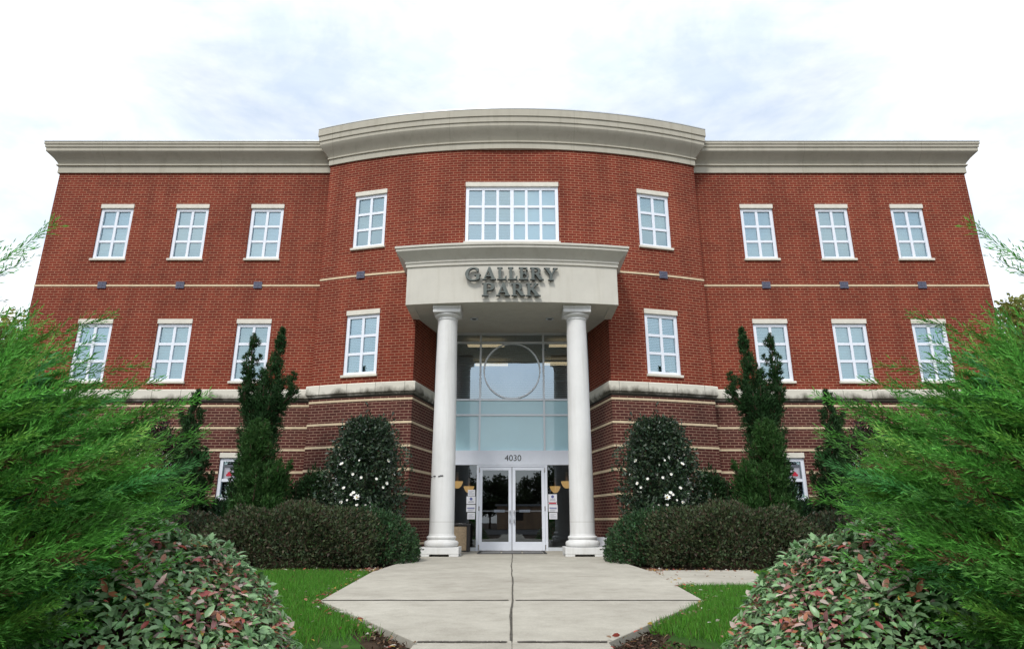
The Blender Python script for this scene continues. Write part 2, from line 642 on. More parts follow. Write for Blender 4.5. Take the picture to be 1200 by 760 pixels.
def leaves(P, D, U, L, W, curl=0.25):
    """folded, curved leaves of 6 quads-ish faces: base, two side pairs, tip, midrib. D along, U up normal"""
    n = len(P)
    D = unit(D)
    S = unit(np.cross(D, U))
    U = np.cross(S, D)
    L = np.broadcast_to(np.asarray(L, float), (n,))[:, None]
    W = np.broadcast_to(np.asarray(W, float), (n,))[:, None]
    c = np.broadcast_to(np.asarray(curl, float), (n,))[:, None]
    def at(t, s, up):
        return P + D * L * t + S * W * s + U * (L * (up) - L * c * t * t)
    V = np.stack([at(0, 0, 0), at(.3, .42, .06), at(.3, 0, 0), at(.3, -.42, .06),
                  at(.68, .40, .06), at(.68, 0, 0), at(.68, -.40, .06), at(1, 0, 0)], 1)
    q = np.array([[0, 2, 1, 1], [0, 3, 2, 2], [1, 2, 5, 4], [2, 3, 6, 5], [4, 5, 7, 7], [5, 6, 7, 7]])
    tri = np.array([[0, 2, 1], [0, 3, 2], [1, 2, 5], [1, 5, 4], [2, 3, 6], [2, 6, 5], [4, 5, 7], [5, 6, 7]])
    F = (np.arange(n)[:, None, None] * 8 + tri[None]).reshape(-1, 3)
    return V.reshape(-1, 3), F


def tints(n, base, var=0.25, per=4, alt=None, altp=0.0):
    c = np.array(base)[None] * (1 + rng.normal(size=(n, 1)) * var) * (1 + rng.normal(size=(n, 3)) * var * .3)
    if alt is not None:
        k = rng.random(n) < altp
        alts = np.array(alt)
        c[k] = alts[rng.integers(0, len(alts), k.sum())] * (1 + rng.normal(size=(k.sum(), 1)) * .25)
    return np.repeat(np.clip(c, 0.004, .9), per, 0)


# ================================================================== THE SETTING
def struct(o):
    o['kind'] = 'structure'
    return o


g = MB()
g.box(-400, 400, -400, 600, G - 0.9, G - 0.055)
struct(g.build('ground', M['soil']))
g = MB()
g.box(-60, 60, -34, -6, G - 0.04, G - 0.02)
struct(g.build('parking_lot', M['asphalt']))

# paving: slabs with narrow joints
PLZ = [(-0.63, 4.67), (-1.91, 7.03), (-2.2, 11.0), (-2.10, 15.5), (-2.48, 17.3)]
g = MB()
def slab(poly, top=G, th=0.1, ch=0.004):
    c = (sum(p[0] for p in poly) / len(poly), sum(p[1] for p in poly) / len(poly))
    def sh(k):
        o = []
        for p in poly:
            dx, dy = p[0] - c[0], p[1] - c[1]
            l = math.hypot(dx, dy)
            o.append((p[0] - dx / l * k, p[1] - dy / l * k))
        return o
    a, b = sh(0.005), sh(0.005 + ch * 1.4)
    g.grid([[(x, y, top - th) for x, y in a], [(x, y, top - ch) for x, y in a], [(x, y, top) for x, y in b]], closed=True)
    g.face([(x, y, top) for x, y in b])
def both(poly):
    slab(poly)
    slab([(-x, y) for x, y in reversed(poly)])
both([(-0.63, 1.6), (0, 1.6), (0, 4.67), (-0.63, 4.67)])
both([(-0.63, -1.5), (0, -1.5), (0, 1.6), (-0.63, 1.6)])
both([(-0.63, -6), (0, -6), (0, -1.5), (-0.63, -1.5)])
both([(-0.63, 4.67), (0, 4.67), (0, 7.03), (-1.91, 7.03)])
both([(-1.91, 7.03), (0, 7.03), (0, 18.9), (-2.3, 18.9), (-2.45, 16.9), (-2.10, 15.0), (-2.2, 11.0)])
slab([(2.03, 8.75), (3.3, 8.9), (3.9, 11.3), (2.22, 11.3)])
pv = struct(g.build('walkway', M['concrete'], weld=False))
# dark joint filler under the slabs
g = MB()
g.face([(-0.6, -6, G - 0.03), (0.6, -6, G - 0.03), (0.6, 4.7, G - 0.03), (1.85, 7.03, G - 0.03), (2.1, 11, G - 0.03), (2.05, 18.9, G - 0.03),
        (-2.05, 18.9, G - 0.03), (-2.1, 11, G - 0.03), (-1.85, 7.03, G - 0.03), (-0.6, 4.7, G - 0.03)])
struct(g.build('walkway_joint_bed', M['soil'], weld=False))
# the tarred joints: two across, one wandering crack along the middle
g = MB()
def strip(pts, wid):
    for (p, q), (w0, w1) in zip(zip(pts, pts[1:]), zip(wid, wid[1:])):
        d = Vector((q[0] - p[0], q[1] - p[1])).normalized()
        nx, ny = -d.y, d.x
        g.face([(p[0] - nx * w0, p[1] - ny * w0, G + .004), (q[0] - nx * w1, q[1] - ny * w1, G + .004), (q[0] + nx * w1, q[1] + ny * w1, G + .004), (p[0] + nx * w0, p[1] + ny * w0, G + .004)])
rj = np.random.default_rng(3)
for y_, xh in ((7.03, 1.895), (4.67, .62)):
    for sg in (-1, 1):
        xs = np.linspace(sg * .035, sg * xh, 15)
        strip([(x_, y_ + rj.normal() * .006) for x_ in xs], [.022 + .012 * rj.random() for _ in xs])
ys_ = np.linspace(4.72, 18.3, 60)
strip([(rj.normal() * .0018 + .010 * math.sin(v * .9) + .005 * math.sin(v * 2.9), v) for v in ys_], [.006 + .004 * rj.random() for v in ys_])
struct(g.build('walkway_joint', mat('joint_dirt', (0.10, 0.092, 0.078), 0.95, 0.1, noise=0.4, nscale=12), weld=False))

# ================================================================== THE BUILDING
RW, YM, HW = 16.5, 16.62, 5.5
CY = YM + RW
WY, WX = 18.0, 14.0
ZT = 10.75
XE = 2.6
def arc(x, r=RW, cy=CY):
    return cy - math.sqrt(r * r - x * x)
YE = arc(HW)
YJ = arc(XE)
CWY, CWX = 18.66, 2.22
SPL = 3.19

bld = empty('office_building', (0, WY, G), 'three storey red brick office building with a curved centre, grey cornice and white columned entrance', 'building')
bld_inv = Matrix.Translation((0, -WY, -G))


def bpart(mb, name, mats, **k):
    """a part of the building: coordinates are given in the world, stored relative to the building's base"""
    mb.v = [(x, y - WY, z - G) for x, y, z in mb.v]
    return mb.build(name, mats, bld, **k)


def wall(mb, P, u0, u1, z0, z1, holes, us=(), depth=0.12, two=True):
    """P(u) -> (x, y, nx, ny) with n outward; holes (u0,u1,z0,z1)"""
    U = sorted(set([u0, u1] + [h[0] for h in holes] + [h[1] for h in holes] + list(us)))
    Z = sorted(set([z0, z1] + ([SPL] if two and z0 < SPL < z1 else []) + [h[2] for h in holes] + [h[3] for h in holes]))
    for a, b in zip(U, U[1:]):
        for c, d in zip(Z, Z[1:]):
            um, zm = (a + b) / 2, (c + d) / 2
            if any(h[0] < um < h[1] and h[2] < zm < h[3] for h in holes):
                continue
            pa, pb = P(a), P(b)
            mi = 1 if (two and zm < SPL) else 0
            mb.face([(pa[0], pa[1], c), (pb[0], pb[1], c), (pb[0], pb[1], d), (pa[0], pa[1], d)], mi,
                    [(a, c), (b, c), (b, d), (a, d)])
    for h in holes:
        pa, pb = P(h[0]), P(h[1])
        ia = (pa[0] - pa[2] * depth, pa[1] - pa[3] * depth)
        ib = (pb[0] - pb[2] * depth, pb[1] - pb[3] * depth)
        mi = 1 if (two and h[3] < SPL) else 0
        for (q0, q1, za, zb) in ((pa, ia, h[2], h[3]), (pb, ib, h[2], h[3])):
            mb.face([(q0[0], q0[1], za), (q1[0], q1[1], za), (q1[0], q1[1], zb), (q0[0], q0[1], zb)], mi,
                    [(0, za), (depth, za), (depth, zb), (0, zb)])
        for z in (h[2], h[3]):
            mb.face([(pa[0], pa[1], z), (pb[0], pb[1], z), (ib[0], ib[1], z), (ia[0], ia[1], z)], mi,
                    [(h[0], 0), (h[1], 0), (h[1], depth), (h[0], depth)])


WW = 0.99
ROWS = [(7.46, 9.12), (3.76, 5.46), (-0.02, 1.66)]
WCOL = [7.43, 9.71, 12.0]
# wing walls
def wing(sgn):
    hs = [(x - WW / 2, x + WW / 2, a, b) for x in WCOL for a, b in ROWS]
    mb = MB()
    P = lambda u: (u * sgn, WY, 0, -1)
    wall(mb, P, HW, WX, G - 0.2, ZT, hs)
    bpart(mb, 'wing_wall', [M['brick'], M['brick_dark']], weld=False)
    mb = MB()
    P = lambda u: (WX * sgn, u, sgn, 0)
    wall(mb, P, WY, 36, G - 0.2, ZT, [])
    bpart(mb, 'side_wall', [M['brick'], M['brick_dark']], weld=False)
    mb = MB()
    P = lambda u: (HW * sgn, u, sgn, 0)
    wall(mb, P, YE, WY + .6, G - 0.2, 11.2, [])
    bpart(mb, 'return_wall', [M['brick'], M['brick_dark']], weld=False)
for s in (-1, 1):
    wing(s)
mb = MB()
wall(mb, lambda u: (u, 36, 0, 1), -WX, WX, G - 0.2, ZT, [])
bpart(mb, 'rear_wall', [M['brick'], M['brick_dark']], weld=False)

# curved wall
phi = lambda x: math.asin(x / RW)
def PA(u):
    f = u / RW
    return (RW * math.sin(f), CY - RW * math.cos(f), math.sin(f), -math.cos(f))
UH, UE = phi(HW) * RW, phi(XE) * RW
CX = 4.10
UC = phi(CX) * RW
BIG = (-1.31, 1.31, 7.40, 9.12)
holes = [BIG, (-UE, UE, G - 0.2, 5.38)]
for s in (-1, 1):
    holes += [(s * UC - WW / 2, s * UC + WW / 2, a, b) for a, b in ROWS]
mb = MB()
wall(mb, PA, -UH, UH, G - 0.2, 11.0, holes, us=[x for x in np.linspace(-UH, UH, 49) if not any(h[0] - .05 < x < h[1] + .05 and h is not holes[1] for h in holes)])
bpart(mb, 'curved_wall', [M['brick'], M['brick_dark']], weld=False)
# recess side walls
for s in (-1, 1):
    mb = MB()
    L = math.hypot(XE - CWX, CWY + .1 - YJ)
    P = lambda u: (s * (XE + (CWX - XE) * u / L), YJ + (CWY + .1 - YJ) * u / L, -s, 0)
    wall(mb, P, 0, L, G - 0.2, 5.5, [])
    bpart(mb, 'recess_wall', [M['brick'], M['brick_dark']], weld=False)

mb = MB()
mb.face([(-WX, WY, 10.7), (WX, WY, 10.7), (WX, 36, 10.7), (-WX, 36, 10.7)])
ap = [(x, arc(x), 10.98) for x in np.linspace(-HW, HW, 25)]
mb.face(ap + [(HW, 19, 10.98), (-HW, 19, 10.98)])
bpart(mb, 'roof', M['roofing'], weld=False)
mb = MB()
for z in (2.6, 6.4):
    mb.face([(-WX + .05, WY + .2, z), (-2.45, WY + .2, z), (-2.45, 35.9, z), (-WX + .05, 35.9, z)])
    mb.face([(2.45, WY + .2, z), (WX - .05, WY + .2, z), (WX - .05, 35.9, z), (2.45, 35.9, z)])
bpart(mb, 'storey_floor', M['dark'], weld=False)

# cornices
prof_w = [(-0.25, 10.31), (0.05, 10.31), (0.05, 10.53), (0.10, 10.54), (0.10, 10.585), (0.06, 10.60), (0.10, 10.66), (0.17, 10.75), (0.255, 10.83), (0.32, 10.89),
          (0.335, 10.91), (0.335, 11.02), (0.365, 11.03), (0.365, 11.11), (0.39, 11.12), (0.39, 11.185), (0.37, 11.20), (-0.25, 11.22)]
for s in (-1, 1):
    mb = MB()
    mb.sweep(prof_w, [(-WX, 36), (-WX, WY), (-HW + .02, WY)])
    if s > 0:
        mb = mb.mirror()
    bpart(mb, 'cornice', M['stucco'], smooth=25)
    mb = MB()
    mb.sweep([(-.22, 11.215), (.40, 11.205), (.40, 11.235), (.375, 11.245), (-.22, 11.255)], [(-WX, 36), (-WX, WY), (-HW - .35, WY)])
    if s > 0:
        mb = mb.mirror()
    bpart(mb, 'coping', M['alu'])
prof_c = [(-0.25, 10.31), (0.05, 10.31), (0.05, 10.49), (0.09, 10.50), (0.09, 10.54), (0.06, 10.555), (0.10, 10.62), (0.17, 10.71), (0.25, 10.80), (0.30, 10.87), (0.315, 10.90),
          (0.315, 11.0), (0.345, 11.01), (0.345, 11.17), (0.375, 11.18), (0.375, 11.40), (-0.25, 11.42)]
cpath = [(-HW, WY + .9), (-HW, YE)] + [(x, arc(x)) for x in np.linspace(-HW, HW, 41)][1:-1] + [(HW, YE), (HW, WY + .9)]
mb = MB()
mb.sweep(prof_c, cpath)
bpart(mb, 'cornice', M['stucco'], smooth=25)
mb = MB()
mb.sweep([(-.24, 11.415), (.385, 11.405), (.385, 11.44), (.36, 11.45), (-.24, 11.46)], cpath)
bpart(mb, 'coping', M['alu'], smooth=25)

# string courses of the base
half = [(-WX, 36), (-WX, WY), (-HW, WY), (-HW, YE)] + [(x, arc(x)) for x in np.linspace(-HW, -XE, 13)][1:] + [(-CWX - .02, CWY - .08)]
for s in (-1, 1):
    mb = MB()
    mb.sweep([(-.05, 3.20), (.045, 3.20), (.06, 3.24), (.10, 3.27), (.10, 3.50), (.085, 3.52), (-.05, 3.555)], half)
    if s > 0:
        mb = mb.mirror()
    bpart(mb, 'belt_course', M['belt'], smooth=25)
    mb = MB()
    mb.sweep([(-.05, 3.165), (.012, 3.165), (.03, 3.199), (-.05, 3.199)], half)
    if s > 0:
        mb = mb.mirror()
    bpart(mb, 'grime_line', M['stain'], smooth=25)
    # segments of band, broken where ground floor windows stand
    for z in (3.075, 2.465, 1.865, 1.27, 0.67, 0.07, -0.53):
        if -0.06 < z < 1.72:
            segs = [[(-WX, 36), (-WX, WY), (-WCOL[2] - WW / 2 - .002, WY)]]
            for a, b in ((2, 1), (1, 0)):
                segs.append([(-WCOL[a] + WW / 2 + .002, WY), (-WCOL[b] - WW / 2 - .002, WY)])
            xa, xb = PA(-UC - WW / 2)[0], PA(-UC + WW / 2)[0]
            segs.append([(-WCOL[0] + WW / 2 + .002, WY), (-HW, WY), (-HW, YE)] + [(x, arc(x)) for x in np.linspace(-HW, xa - .002, 5)][1:])
            segs.append([(x, arc(x)) for x in np.linspace(xb + .002, -XE, 6)] + [(-CWX - .02, CWY - .08)])
        else:
            segs = [half]
        mb = MB()
        for sg in segs:
            mb.sweep([(-.04, z - .028), (.012, z - .028), (.012, z + .028), (-.04, z + .028)], sg)
        if s > 0:
            mb = mb.mirror()
        bpart(mb, 'brick_band', M['band'])
VENT = [5.05, 7.43 - .02, 9.75, 12.1]
mb = MB()
mb.sweep([(-.04, 6.595), (.012, 6.595), (.012, 6.65), (-.04, 6.65)], [(-WX, 36), (-WX, WY), (-HW, WY), (-HW, YE)] + [(x, arc(x)) for x in np.linspace(-HW, HW, 41)][1:-1]
         + [(HW, YE), (HW, WY), (WX, WY), (WX, 36)])
bpart(mb, 'brick_band', M['band'])
for s in (-1, 1):
    for vx in ([4.25] + WCOL):
        if vx < HW:
            f = phi(vx)
            px, py, yaw = s * vx, arc(vx), s * f
        else:
            px, py, yaw = s * (vx + .02), WY, 0
        T = Matrix.Translation((px, py, 6.63)) @ Matrix.Rotation(yaw, 4, 'Z')
        mb = MB()
        mb.box(-.12, .12, -.035, .02, -.10, .10, T=T)
        for k in range(4):
            z = -.07 + k * .047
            mb.box(-.10, .10, -.045, -.0355, z - .008, z + .012, T=T)
        mb.box(-.008, .008, -.05, -.0455, -.09, .09, T=T)
        bpart(mb, 'wall_vent', M['vent'])

# ---------------------------------------------------------------- windows
def window_meshes(width, z0, z1, cols, rows, kind):
    """local frame: origin at hole's middle bottom on the wall face, y inward"""
    H = z1 - z0
    hw = width / 2
    f = MB()
    fr, mu, y0, y1 = .095, .078, .035, .105
    f.box(-hw, -hw + fr, y0, y1, 0, H)
    f.box(hw - fr, hw, y0, y1, 0, H)
    f.box(-hw + fr, hw - fr, y0, y1, 0, fr)
    f.box(-hw + fr, hw - fr, y0, y1, H - fr, H)
    iw, ih = width - 2 * fr, H - 2 * fr
    for c in range(1, cols):
        x = -hw + fr + iw * c / cols
        big = (cols == 6 and c == 3)
        m_ = mu * (1.3 if big else 1)
        f.box(x - m_ / 2, x + m_ / 2, y0 + .008, y1 - .008, fr, H - fr)
    for r in range(1, rows):
        z = fr + ih * r / rows
        for c in range(cols):
            xa = -hw + fr + iw * c / cols + (mu / 2 if c else 0) * 1.0
            xb = -hw + fr + iw * (c + 1) / cols - (mu / 2 if c < cols - 1 else 0)
            f.box(xa, xb, y0 + .012, y1 - .012, z - mu / 2, z + mu / 2)
    p = MB()
    p.face([(-hw + fr * .7, .08, fr * .7), (hw - fr * .7, .08, fr * .7), (hw - fr * .7, .08, H - fr * .7), (-hw + fr * .7, .08, H - fr * .7)])
    b = MB()
    n = int(H / .045)
    for i in range(n):
        z = .03 + i * .045
        if kind == 'part' and z < H * .34:
            continue
        tilt = {'closed': .021, 'half': .012, 'open': .004, 'part': .016}[kind]
        for xa, xb in ([(-hw + .03, hw - .03)] if cols == 2 else [(-hw + .03, -.03)]):
            b.face([(xa, .185, z), (xb, .185, z), (xb, .185 + .022, z + tilt * 2), (xa, .185 + .022, z + tilt * 2)])
    if cols == 6:
        b.face([(.03, .175, .02), (hw - .03, .175, .02), (hw - .03, .175, H - .02), (.03, .175, H - .02)])
    s = MB()
    s.box(-hw - .035, hw + .035, -.06, .10, -.055, .012)
    l = MB()
    l.box(-hw - .008, hw + .008, -.022, .10, H - .002, H + .135)
    return f, p, b, s, l


protos = {}
def add_window(x, y, z, yaw, width, H, cols, rows, kind):
    key = (width, round(H, 2), cols, kind)
    if key not in protos:
        f, p, b, s, l = window_meshes(width, 0, H, cols, rows, kind)
        o = f.build('window', M['white_frame'], bld, bevel=.006)
        ch = [p.build('pane', M['glass'], o, weld=False), b.build('blind', M['blind'], o, weld=False),
              s.build('sill', M['stone'], o, bevel=.008), l.build('lintel', M['stone'], o, bevel=.008)]
        protos[key] = (o, ch)
    else:
        src, chs = protos[key]
        o = src.copy()
        link(o, bld)
        for c in chs:
            d = c.copy()
            link(d, o)
    o.location = (x, y - WY, z - G)
    o.rotation_euler = (0, 0, yaw)
    return o


kinds = ['closed', 'half', 'closed', 'closed', 'half', 'closed', 'half', 'closed']
ki = 0
for s in (-1, 1):
    for r, (a, b) in enumerate(ROWS):
        for i, x in enumerate(WCOL):
            k = (['closed', 'half', 'closed'], ['half', 'closed', 'part'])[r][i] if r < 2 else 'open'
            add_window(s * x, WY, a, 0, WW, b - a, 2, 3, k)
        px, py, nx, ny = PA(s * UC)
        add_window(px, py + .006, a, s * phi(CX), WW, b - a, 2, 3, 'half' if r == 1 else ('part' if r == 0 else 'open'))
add_window(0, YM + .03, BIG[2], 0, BIG[1] - BIG[0], BIG[3] - BIG[2], 6, 3, 'half')

# ---------------------------------------------------------------- portico
EB = 5.225
def farc(x):
    return 15.36 + (15.0 - math.sqrt(15.0 ** 2 - x * x))
EXH = 2.68
epath = [(-EXH, 16.85), (-EXH, farc(EXH))] + [(x, farc(x)) for x in np.linspace(-EXH, EXH, 33)][1:-1] + [(EXH, farc(EXH)), (EXH, 16.85)]
mb = MB()
mb.sweep([(-.20, EB), (0, EB), (0, 6.21), (.035, 6.22), (.035, 6.30), (.06, 6.31), (.06, 6.345), (.045, 6.36), (.08, 6.40), (.14, 6.455), (.21, 6.52), (.26, 6.565),
          (.275, 6.58), (.275, 6.64), (.305, 6.65), (.305, 6.705), (-.20, 6.74)], epath)
bpart(mb, 'entablature', M['stucco_light'], smooth=25)
mb = MB()
mb.face([(x, farc(x) + .15, 6.725) for x in np.linspace(-EXH + .15, EXH - .15, 21)] + [(EXH - .15, 17.2, 6.725), (-EXH + .15, 17.2, 6.725)])
bpart(mb, 'portico_roof', M['roofing'], weld=False)
mb = MB()
sp = [(x, farc(x) + .15, 5.235 + (farc(x) - 15.3) * .04) for x in np.linspace(-EXH + .05, EXH - .05, 17)]
mb.face(sp + [(EXH - .05, CWY + .05, 5.37), (-EXH + .05, CWY + .05, 5.37)])
SD = -.068
bpart(mb, 'soffit', M['stucco_light'], weld=False)
for s in (-1, 1):
    mb = MB()
    mb.lathe([(.0, 5.362 + SD), (.055, 5.362 + SD), (.07, 5.347 + SD), (.11, 5.347 + SD), (.115, 5.38 + SD)], s * 1.03, 17.0, 20, 0)
    mb.lathe([(.0, 5.345 + SD), (.06, 5.345 + SD), (.062, 5.358 + SD)], s * 1.03, 17.0, 20, 1)
    bpart(mb, 'downlight', [M['alu'], M['dark_metal']], smooth=30)

# columns
COLX, COLY = 1.64, 15.95
for s in (-1, 1):
    mb = MB()
    prof = []
    for i in range(25):
        t = i / 24
        z = -.27 + t * (4.88 + .27)
        r = .290 - .045 * (t ** 1.5)
        prof.append((r, z))
    prof += [(.245, 4.885), (.262, 4.895), (.262, 4.915), (.245, 4.925)]
    mb.lathe(prof, s * COLX, COLY, 48)
    col = bpart(mb, 'column', M['white_paint'], smooth=35)
    def cpart(mb, name, **k):
        mb.v = [(x, y - WY, z - G) for x, y, z in mb.v]
        return mb.build(name, M['white_paint'], col, **k)
    mb = MB()
    pts = [(.27, -.55), (.35, -.55)]
    for k in range(9):
        a = -math.pi / 2 + math.pi * k / 8
        pts.append((.345 + .055 * math.cos(a), -.48 + .065 * math.sin(a)))
    pts += [(.335, -.41), (.325, -.39)]
    for k in range(7):
        a = -math.pi / 2 + math.pi * k / 6
        pts.append((.312 + .03 * math.cos(a), -.345 + .035 * math.sin(a)))
    pts += [(.30, -.305), (.292, -.26)]
    mb.lathe(pts, s * COLX, COLY, 48)
    cpart(mb, 'column_base', smooth=35)
    mb = MB()
    h = .44
    mb.box(s * COLX - h, s * COLX + h, COLY - h, COLY + h, -.70, -.552)
    for sx in (-1, 1):
        for sy in (-1, 1):
            xa, ya = s * COLX + sx * .33, COLY + sy * .33
            mb.box(xa - .108, xa + .108, ya - .108, ya + .108, G, -.702)
    cpart(mb, 'plinth', bevel=.008)
    mb = MB()
    mb.lathe([(.243, 4.92), (.25, 4.95), (.275, 4.965), (.31, 4.985), (.325, 5.01), (.325, 5.035), (.30, 5.045)], s * COLX, COLY, 48)
    cpart(mb, 'capital_ring', smooth=35)
    mb = MB()
    mb.box(s * COLX - .345, s * COLX + .345, COLY - .345, COLY + .345, 5.046, 5.135)
    mb.box(s * COLX - .352, s * COLX + .352, COLY - .352, COLY + .352, 5.145, EB)
    mb.box(s * COLX - .33, s * COLX + .33, COLY - .33, COLY + .33, 5.136, 5.144)
    cpart(mb, 'abacus', bevel=.006)
# chipped paint on the left column
mb = MB()
for k, (dx, w_, dz) in enumerate(((-.25, .04, 0), (-.17, .08, .012), (-.07, .04, .006), (-.01, .08, .02))):
    x = -COLX + dx
    y = COLY - math.sqrt(max(.001, (.2885) ** 2 - dx * dx)) - .004
    mb.box(x - w_ / 2, x + w_ / 2, y - .003, y + .003, 1.0 + dz, 1.025 + dz)
bpart(mb, 'paint_scuff', M['ink'])

# ---------------------------------------------------------------- entrance glazing
def frame_bar(mb, x0, x1, z0, z1, y=CWY, d=.06):
    mb.box(x0, x1, y - d, y + d, z0, z1)
VM = [-.92, .92]
ZM = [5.06, 3.36, 2.92]
HB, HT = 1.52, 1.92
mb = MB()
m = .028
top = 5.365
for x in (-CWX + .03, CWX - .03):
    frame_bar(mb, x - .04, x + .04, G, top)
for x in VM + [-1.93, 1.93]:
    frame_bar(mb, x - m, x + m, HT, top - .06, d=.055)
for z in ZM:
    frame_bar(mb, -CWX + .07, CWX - .07, z - m, z + m, d=.05)
frame_bar(mb, -CWX + .07, CWX - .07, top - .06, top, d=.05)
for x in (-1.93, 1.93):
    frame_bar(mb, x - m, x + m, G, HB, d=.055)
for a, b in ((-CWX + .07, -1.96), (-1.90, -.98), (.98, 1.90), (1.96, CWX - .07)):
    frame_bar(mb, a, b, G, G + .09, d=.05)
bpart(mb, 'mullions', M['alu'])
mb = MB()
mb.box(-CWX + .07, CWX - .07, CWY - .075, CWY + .06, HB, HT)
bpart(mb, 'header_panel', M['white_frame'], bevel=.005)
# circle on the upper glass
mb = MB()
rc, zc = .815, 4.21
ring = []
for k in range(64):
    a = 2 * math.pi * k / 64
    ring.append([(math.cos(a) * (rc + dr), CWY - .045 + dy, zc + math.sin(a) * (rc + dr)) for dr, dy in ((-.02, -.02), (.02, -.02), (.02, .03), (-.02, .03))])
mb.grid(ring + [ring[0]], closed=True)
bpart(mb, 'glazing_ring', M['alu'], smooth=40)
mb = MB()
mb.face([(-CWX, CWY, ZM[1]), (CWX, CWY, ZM[1]), (CWX, CWY, top), (-CWX, CWY, top)])
bpart(mb, 'upper_glazing', M['glass_dark'], weld=False)
mb = MB()
mb.face([(-CWX, CWY, HT), (CWX, CWY, HT), (CWX, CWY, ZM[1]), (-CWX, CWY, ZM[1])])
bpart(mb, 'spandrel_panel', M['spandrel'], weld=False)
for s in (-1, 1):
    mb = MB()
    mb.face([(s * .98, CWY, G), (s * CWX, CWY, G), (s * CWX, CWY, HB), (s * .98, CWY, HB)])
    bpart(mb, 'sidelight_pane', M['glass_door'], weld=False)
mb = MB()
n = int((top - ZM[1]) / .062)
for i in range(n):
    z = ZM[1] + .04 + i * .062
    mb.face([(-CWX + .05, CWY + .14, z), (CWX - .05, CWY + .14, z), (CWX - .05, CWY + .175, z + .022), (-CWX + .05, CWY + .175, z + .022)])
bpart(mb, 'lobby_blind', mat('grey_blind', (0.50, 0.52, 0.52), 0.6), weld=False)
# door surround and leaves
mb = MB()
for s in (-1, 1):
    mb.box(s * .945 - .035, s * .945 + .035, CWY - .07, CWY + .06, G, HB)
mb.box(-.91, .91, CWY - .07, CWY + .06, HB - .05, HB - .002)
bpart(mb, 'door_frame', M['white_frame'], bevel=.005)
for s in (-1, 1):
    mb = MB()
    a, b = sorted((s * .008, s * .905))
    z0, z1 = G + .012, HB - .055
    st = .085
    y0, y1 = CWY - .055, CWY - .005
    mb.box(a, a + st, y0, y1, z0, z1)
    mb.box(b - st, b, y0, y1, z0, z1)
    mb.box(a + st, b - st, y0, y1, z0, z0 + .22)
    mb.box(a + st, b - st, y0, y1, z1 - .09, z1)
    door = bpart(mb, 'door', M['white_frame'], bevel=.004)
    def dpart(mb, name, mt, **k):
        mb.v = [(x, y - WY, z - G) for x, y, z in mb.v]
        return mb.build(name, mt, door, **k)
    p = MB()
    p.face([(a + st - .01, y0 + .025, z0 + .21), (b - st + .01, y0 + .025, z0 + .21), (b - st + .01, y0 + .025, z1 - .08), (a + st - .01, y0 + .025, z1 - .08)])
    dpart(p, 'door_pane', M['glass_door'], weld=False)
    p = MB()
    zb = .285
    p.box(a + st, b - st, y1 - .02, y1 + .035, zb - .018, zb + .018)
    xm = s * .20
    p.box(min(xm, xm + s * .3), max(xm, xm + s * .3), y1 - .025, y1 + .06, zb - .035, zb + .035)
    dpart(p, 'push_bar', M['white_frame'], bevel=.004)
    p = MB()
    hx = s * .055
    p.tube([(hx, y0 - .002, -.02), (hx, y0 - .05, -.02), (hx, y0 - .055, .02), (hx, y0 - .055, .26), (hx, y0 - .05, .30), (hx, y0 - .002, .30)], .013, 10)
    dpart(p, 'door_handle', M['steel'], smooth=50)
    for zh in (G + .10, .35, HB - .14):
        p = MB()
        p.lathe([(0, zh - .06), (.018, zh - .06), (.018, zh + .06), (0, zh + .06)], s * .907, y0 - .012, 10)
        dpart(p, 'hinge', M['steel'], smooth=40)

# lobby seen through the glass
mb = MB()
X, Y1 = 2.42, 26.0
fl = G - .004
mb.face([(-X, CWY + .07, fl), (-X, Y1, fl), (-X, Y1, 5.5), (-X, CWY + .07, 5.5)], 0)
mb.face([(X, CWY + .07, fl), (X, Y1, fl), (X, Y1, 5.5), (X, CWY + .07, 5.5)], 0)
mb.face([(-X, Y1, fl), (X, Y1, fl), (X, Y1, 5.5), (-X, Y1, 5.5)], 0)
mb.face([(-X, CWY - .05, fl), (X, CWY - .05, fl), (X, Y1, fl), (-X, Y1, fl)], 1)
mb.face([(-X, CWY + .07, 5.5), (X, CWY + .07, 5.5), (X, Y1, 5.5), (-X, Y1, 5.5)], 2)
mb.box(-X, X, CWY + .09, CWY + .11, 1.9, 3.34, 0)
bpart(mb, 'lobby', [M['dark'], M['carpet'], M['ceil']], weld=False)
for (x, y) in ((-.82, 19.9), (-.72, 22.6), (1.75, 19.9), (1.72, 22.4)):
    mb = MB()
    mb.box(x - .58, x + .58, y - .14, y + .14, 5.30, 5.36)
    bpart(mb, 'ceiling_light', M['lamp'], bevel=.01)
for (x, y, z) in ((-1.60, 19.6, 1.06), (-1.36, 21.2, 1.0), (1.60, 19.6, 1.06), (1.36, 21.2, 1.0)):
    mb = MB()
    mb.lathe([(0, -.13), (.06, -.12), (.12, -.06), (.16, .03), (.17, .07), (.15, .07)], 0, 0, 20, 0, Matrix.Translation((x, y, z)))
    mb.box(x - .03, x + .03, y - .02, y + .02, z - .02, z + .34, 1)
    bpart(mb, 'wall_sconce', [M['sconce'], M['ceil']], smooth=45)

